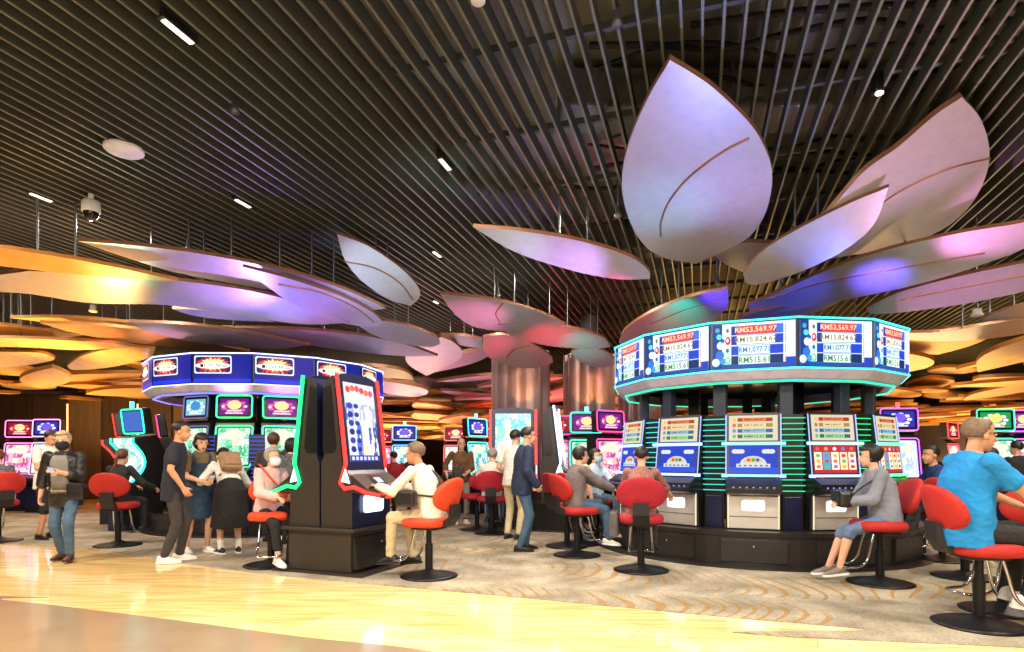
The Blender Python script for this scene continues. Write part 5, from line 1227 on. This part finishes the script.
# 18 patterned back
q = fl2(641, 571); chair('crimson chair with its back to us at the left end of the right ring', q, 78, crim_f)
p = person('woman in patterned top seated with her back to us at the right ring', q, 74, 1.6, True, hair=('short', h_blk), shirt=patt, sleeve='elbow', pants=dkgrey, shoes=BS, hl=(-.18, .42, .86), hr=(.30, .44, .86), fem=True, fat=1.15, lean=10, palm='down')
o = strap(p, [(-.30, .0, .70), (-.32, -.02, .86), (-.30, -.1, .86), (-.30, -.06, .70)], 'grey and yellow shopping bag hanging left of the patterned-top woman', 'tote_bag', cloth('bag_grey', (96, 90, 92), .3, 10), (.10, .26, .30), (-.30, -.03, .53))
# 19 grey hoodie
q = fl2(880, 584); chair('red chair of the woman in the grey hooded top at the right ring', q, 170, red_f)
p = person('woman in grey hooded top and shorts sitting sideways before the right ring', q, 170, 1.6, True, hair=('puffy', h_blk), shirt=white_c, coat=(greyblue, 'long', .04), pants=cloth('blue_shorts', (96, 120, 156)), legs='knee', shoes=GS, hl=(-.06, .34, .84), hr=(.05, .36, .84), head=(2, -14), fem=True, fat=1.15, palm='down', lean=8, bend=8, fl=(-.1, .42, .17), fr=(.1, .46, .15), skin=skin_l)
strap(p, [(-.13, -.02, 1.15), (-.1, .2, 1.0), (-.06, .36, .84)], 'black handbag on the knees of the woman in grey', 'handbag', leather, (.26, .14, .18), (.0, .36, .87))
# 20 dark blue man
q = (5.45, 7.6); chair('red chair of the man in dark blue behind the grey-topped woman', q, 165, red_f)
person('man in dark blue shirt sitting behind the woman in the grey hooded top', q, 165, 1.68, True, hair=('short', h_blk), shirt=cloth('dark_blue', (28, 52, 110)), pants=black_c, shoes=BS, hl=(-.15, .4, .88), hr=(.15, .4, .88), lean=14, skin=skin_m, head=(4, 20))
chair('empty red chair partly behind the chair of the man in bright blue', fl2(965, 578), 5, red_f)
# 21 man in bright blue
q = fl2(979, 626); chair('large red chair in the right foreground under the man in bright blue', q, -10, red_f, None, 1.0)
p = person('man in bright blue T-shirt and glasses sitting at the right foreground', (q[0]-.10, q[1]), -4, 1.88, True, hips=(0, -.01, .74), hair=('balding', h_gb), shirt=blue_c, pants=black_c, legs='cropped', shoes=WS, sock=black_c, glasses=True, hl=(-.16, .50, .92), hr=(.14, .50, .90), lean=-1, bend=14, head=(6, 0), fat=1.2, shirt_dx=.034, shirt_len=.02, palm='down', skin=skin_m, vox=.007, fl=(-.10, .42, .27), fr=(.12, .36, .25))
chair('red chair cut by the right edge behind the man in bright blue', fl2(1003, 612), 182, red_f)
# 22 at right behind
q = pd(992, 9.3); person('person with shoulder-length black hair and dark green top behind the man in blue', q, 80, 1.62, True, hair=('bob', h_blk), shirt=dgreen, pants=black_c, shoes=BS, fem=True, vox=.012); chair('red chair of the person in dark green, at the right', q, 80, red_f)
person('person in black standing at the right edge behind the man in blue', pd(1021, 9.2), 95, 1.55, hair=('short', h_blk), shirt=black_c, sleeve='long', pants=black_c, shoes=BS, vox=.012)
# far figures
q = pd(394, 13.2); person('person in red top far off, seen between machine and white-shirted man', q, 120, 1.6, True, hair=('short', h_blk), shirt=redc, pants=black_c, shoes=BS, vox=.014); chair('distant crimson chair left of the white-shirted man', q, 120, crim_f)
q = pd(409, 14.5); person('dark-clothed person far off beside the blue framed machine', q, 80, 1.6, True, hair=('short', h_blk), shirt=black_c, pants=black_c, shoes=BS, vox=.014); chair('distant chair before the blue framed machine', q, 80, crim_f)
# ============================================================ lights
def lamp(kind, loc, e, c, size=.4, rot=(0, 0, 0), spot=None, blend=.5, sy=None):
    l = bpy.data.lights.new('lamp', kind); l.energy = e; l.color = lin(c)[:3]
    if kind == 'AREA':
        l.size = size
        if sy: l.shape = 'RECTANGLE'; l.size_y = sy
    else: l.shadow_soft_size = size
    if kind == 'SPOT': l.spot_size = R(spot or 60); l.spot_blend = blend
    o = bpy.data.objects.new('lamp', l); COL.objects.link(o); o.location = loc; o.rotation_euler = rot
    return o
def aim(o, t):
    o.rotation_euler = (Vector(t)-o.location).to_track_quat('-Z', 'Y').to_euler(); return o
WARM = (255, 238, 214)
for x, y, e in ((-7, 5.5, 420), (-3, 3.5, 400), (1, 2.8, 380), (5, 3, 320), (-10, 9, 260), (.9, 8.0, 200), (.5, 10.2, 160), (7.5, 8, 200), (-.5, 6, 180), (6.4, 5.6, 150),
                (-5.5, 8.2, 160), (-9, 14, 220), (-2, 14, 200), (6, 14, 220), (11, 11, 220), (-13, 20, 260), (-4, 20, 260), (5, 21, 260), (14, 19, 260), (0, 28, 300), (12, 28, 300), (-12, 29, 300)):
    lamp('AREA', (x, y, 4.42), e*.66, WARM, .5)
# unseen fill light added behind the camera
o = lamp('AREA', (-2, -3.5, 3.8), 290, (255, 242, 224), 3, sy=1.5); aim(o, (0, 9, 1.6))
o = lamp('AREA', (4, -3.5, 3.8), 220, (255, 242, 224), 3, sy=1.5); aim(o, (4, 9, 1.6))
# warm fill added under the far leaves, standing in for floor bounce
for x, y in ((-12, 15.5), (-8, 19), (-4, 23), (5.6, 17.5), (10, 14), (13.5, 19.5), (10, 25), (19, 23), (-15, 24), (1.5, 29), (-9, 30), (20, 30), (-3, 34), (8, 34)):
    lamp('AREA', (x, y, 1.2), 260, (255, 204, 130), 3.2, (PI, 0, 0))
lamp('AREA', (-2.5, 17, 1.2), 170, (255, 190, 215), 3, (PI, 0, 0))
lamp('AREA', (1.0, 17.5, 1.0), 200, (255, 40, 80), 1.6, (PI, 0, 0))
# gold light in the flutes of the pillars
for x, y in ((.2, 12.4), (1.55, 12.9), (1.95, 12.9)):
    aim(lamp('SPOT', (x, y-.6, 2.35), 75, (255, 176, 60), .02, spot=46), (x+.02, y+.25, 2.85))
# coloured effect lights thrown up at the leaves
def effect(loc, tgt, e, c, spot=40): aim(lamp('SPOT', loc, e*3.2, c, .08, spot=spot, blend=1.), tgt)
LA = (2.2, 6.5, 1.2); LB = (3.6, 6.6, 1.95); LC = (5.0, 6.9, 1.2); LD = (1.3, 7.6, 2.0)
effect(LA, at_z(690, 150, 4), 95, (130, 150, 255), 70)
effect(LA, at_z(665, 225, 3.8), 70, (110, 215, 255), 30)
effect(LA, at_z(735, 215, 3.8), 45, (190, 130, 255), 30)
effect(LC, at_z(930, 170, 4.1), 150, (215, 165, 215), 50)
effect((4.2, 7.2, 3.1), at_z(815, 240, 3.8), 70, (110, 130, 255), 50)
effect((4.6, 7.5, 3.1), at_z(880, 270, 3.8), 55, (110, 90, 255), 60)
effect((4.9, 7.4, 3.05), at_z(985, 240, 3.8), 70, (255, 160, 235), 60)
effect(LC, at_z(960, 285, 3.7), 110, (240, 150, 230), 40)
effect((4.2, 7.3, 3.1), at_z(780, 300, 3.6), 40, (60, 80, 255), 60)
effect((2.1, 8.0, 3.1), at_z(632, 332, 3.5), 95, (255, 30, 50), 50)
effect((2.3, 8.2, 3.1), at_z(680, 312, 3.6), 95, (60, 220, 190), 40)
effect((2.5, 8.2, 3.1), at_z(718, 300, 3.6), 95, (90, 60, 255), 40)
effect(LD, at_z(560, 258, 3.8), 120, (200, 160, 255), 40)
effect(LD, at_z(615, 266, 3.8), 70, (255, 60, 150), 24)
effect(LD, at_z(505, 238, 3.9), 90, (190, 250, 255), 26)
effect((.4, 9.2, 2.3), at_z(470, 312, 3.8), 110, (255, 140, 190), 40)
effect((.6, 9.2, 2.3), at_z(548, 333, 3.6), 130, (255, 50, 60), 34)
effect((.6, 9.2, 2.3), at_z(585, 340, 3.6), 110, (150, 255, 230), 24)
effect((.2, 9.6, 2.3), at_z(495, 345, 3.4), 100, (255, 70, 100), 30)
LE = (-2.0, 7.0, 2.35); LF = (-4.0, 9.2, 1.9); LG = (-6.2, 9.0, 1.6)
effect(LE, at_z(380, 270, 4), 130, (190, 235, 245), 44)
effect(LE, at_z(330, 300, 3.7), 90, (170, 120, 255), 46)
effect(LE, at_z(410, 335, 3.6), 60, (180, 210, 255), 34)
effect(LF, at_z(300, 285, 3.7), 110, (120, 100, 255), 50)
effect(LF, at_z(220, 275, 3.7), 110, (180, 130, 255), 50)
effect(LF, at_z(330, 340, 3.5), 60, (255, 120, 220), 40)
effect(LG, at_z(122, 256, 3.8), 35, (60, 240, 190), 24)
effect(LG, at_z(120, 290, 3.6), 18, (110, 235, 200), 20)
effect(LG, at_z(60, 285, 3.6), 170, (255, 180, 80), 60)
effect(LG, at_z(230, 300, 3.6), 110, (130, 110, 255), 40)
effect((-7.5, 10.2, 1.6), at_z(40, 340, 3.3), 240, (255, 185, 85), 70)
effect((-7.5, 10.2, 1.6), at_z(120, 355, 3.2), 140, (255, 185, 85), 60)

effect((-7.6, 9.6, 1.2), at_z(30, 325, 3.4), 120, (255, 190, 100), 60)
effect((-6.6, 9.4, 2.0), at_z(95, 330, 3.4), 60, (255, 150, 120), 40)
effect((-5.4, 9.2, 1.9), at_z(170, 335, 3.4), 70, (255, 170, 200), 40)
effect((-4.4, 9.2, 1.9), at_z(240, 340, 3.4), 60, (220, 150, 255), 40)
effect(LE, at_z(300, 338, 3.4), 60, (255, 130, 210), 36)
effect(LE, at_z(385, 350, 3.4), 50, (190, 220, 255), 34)
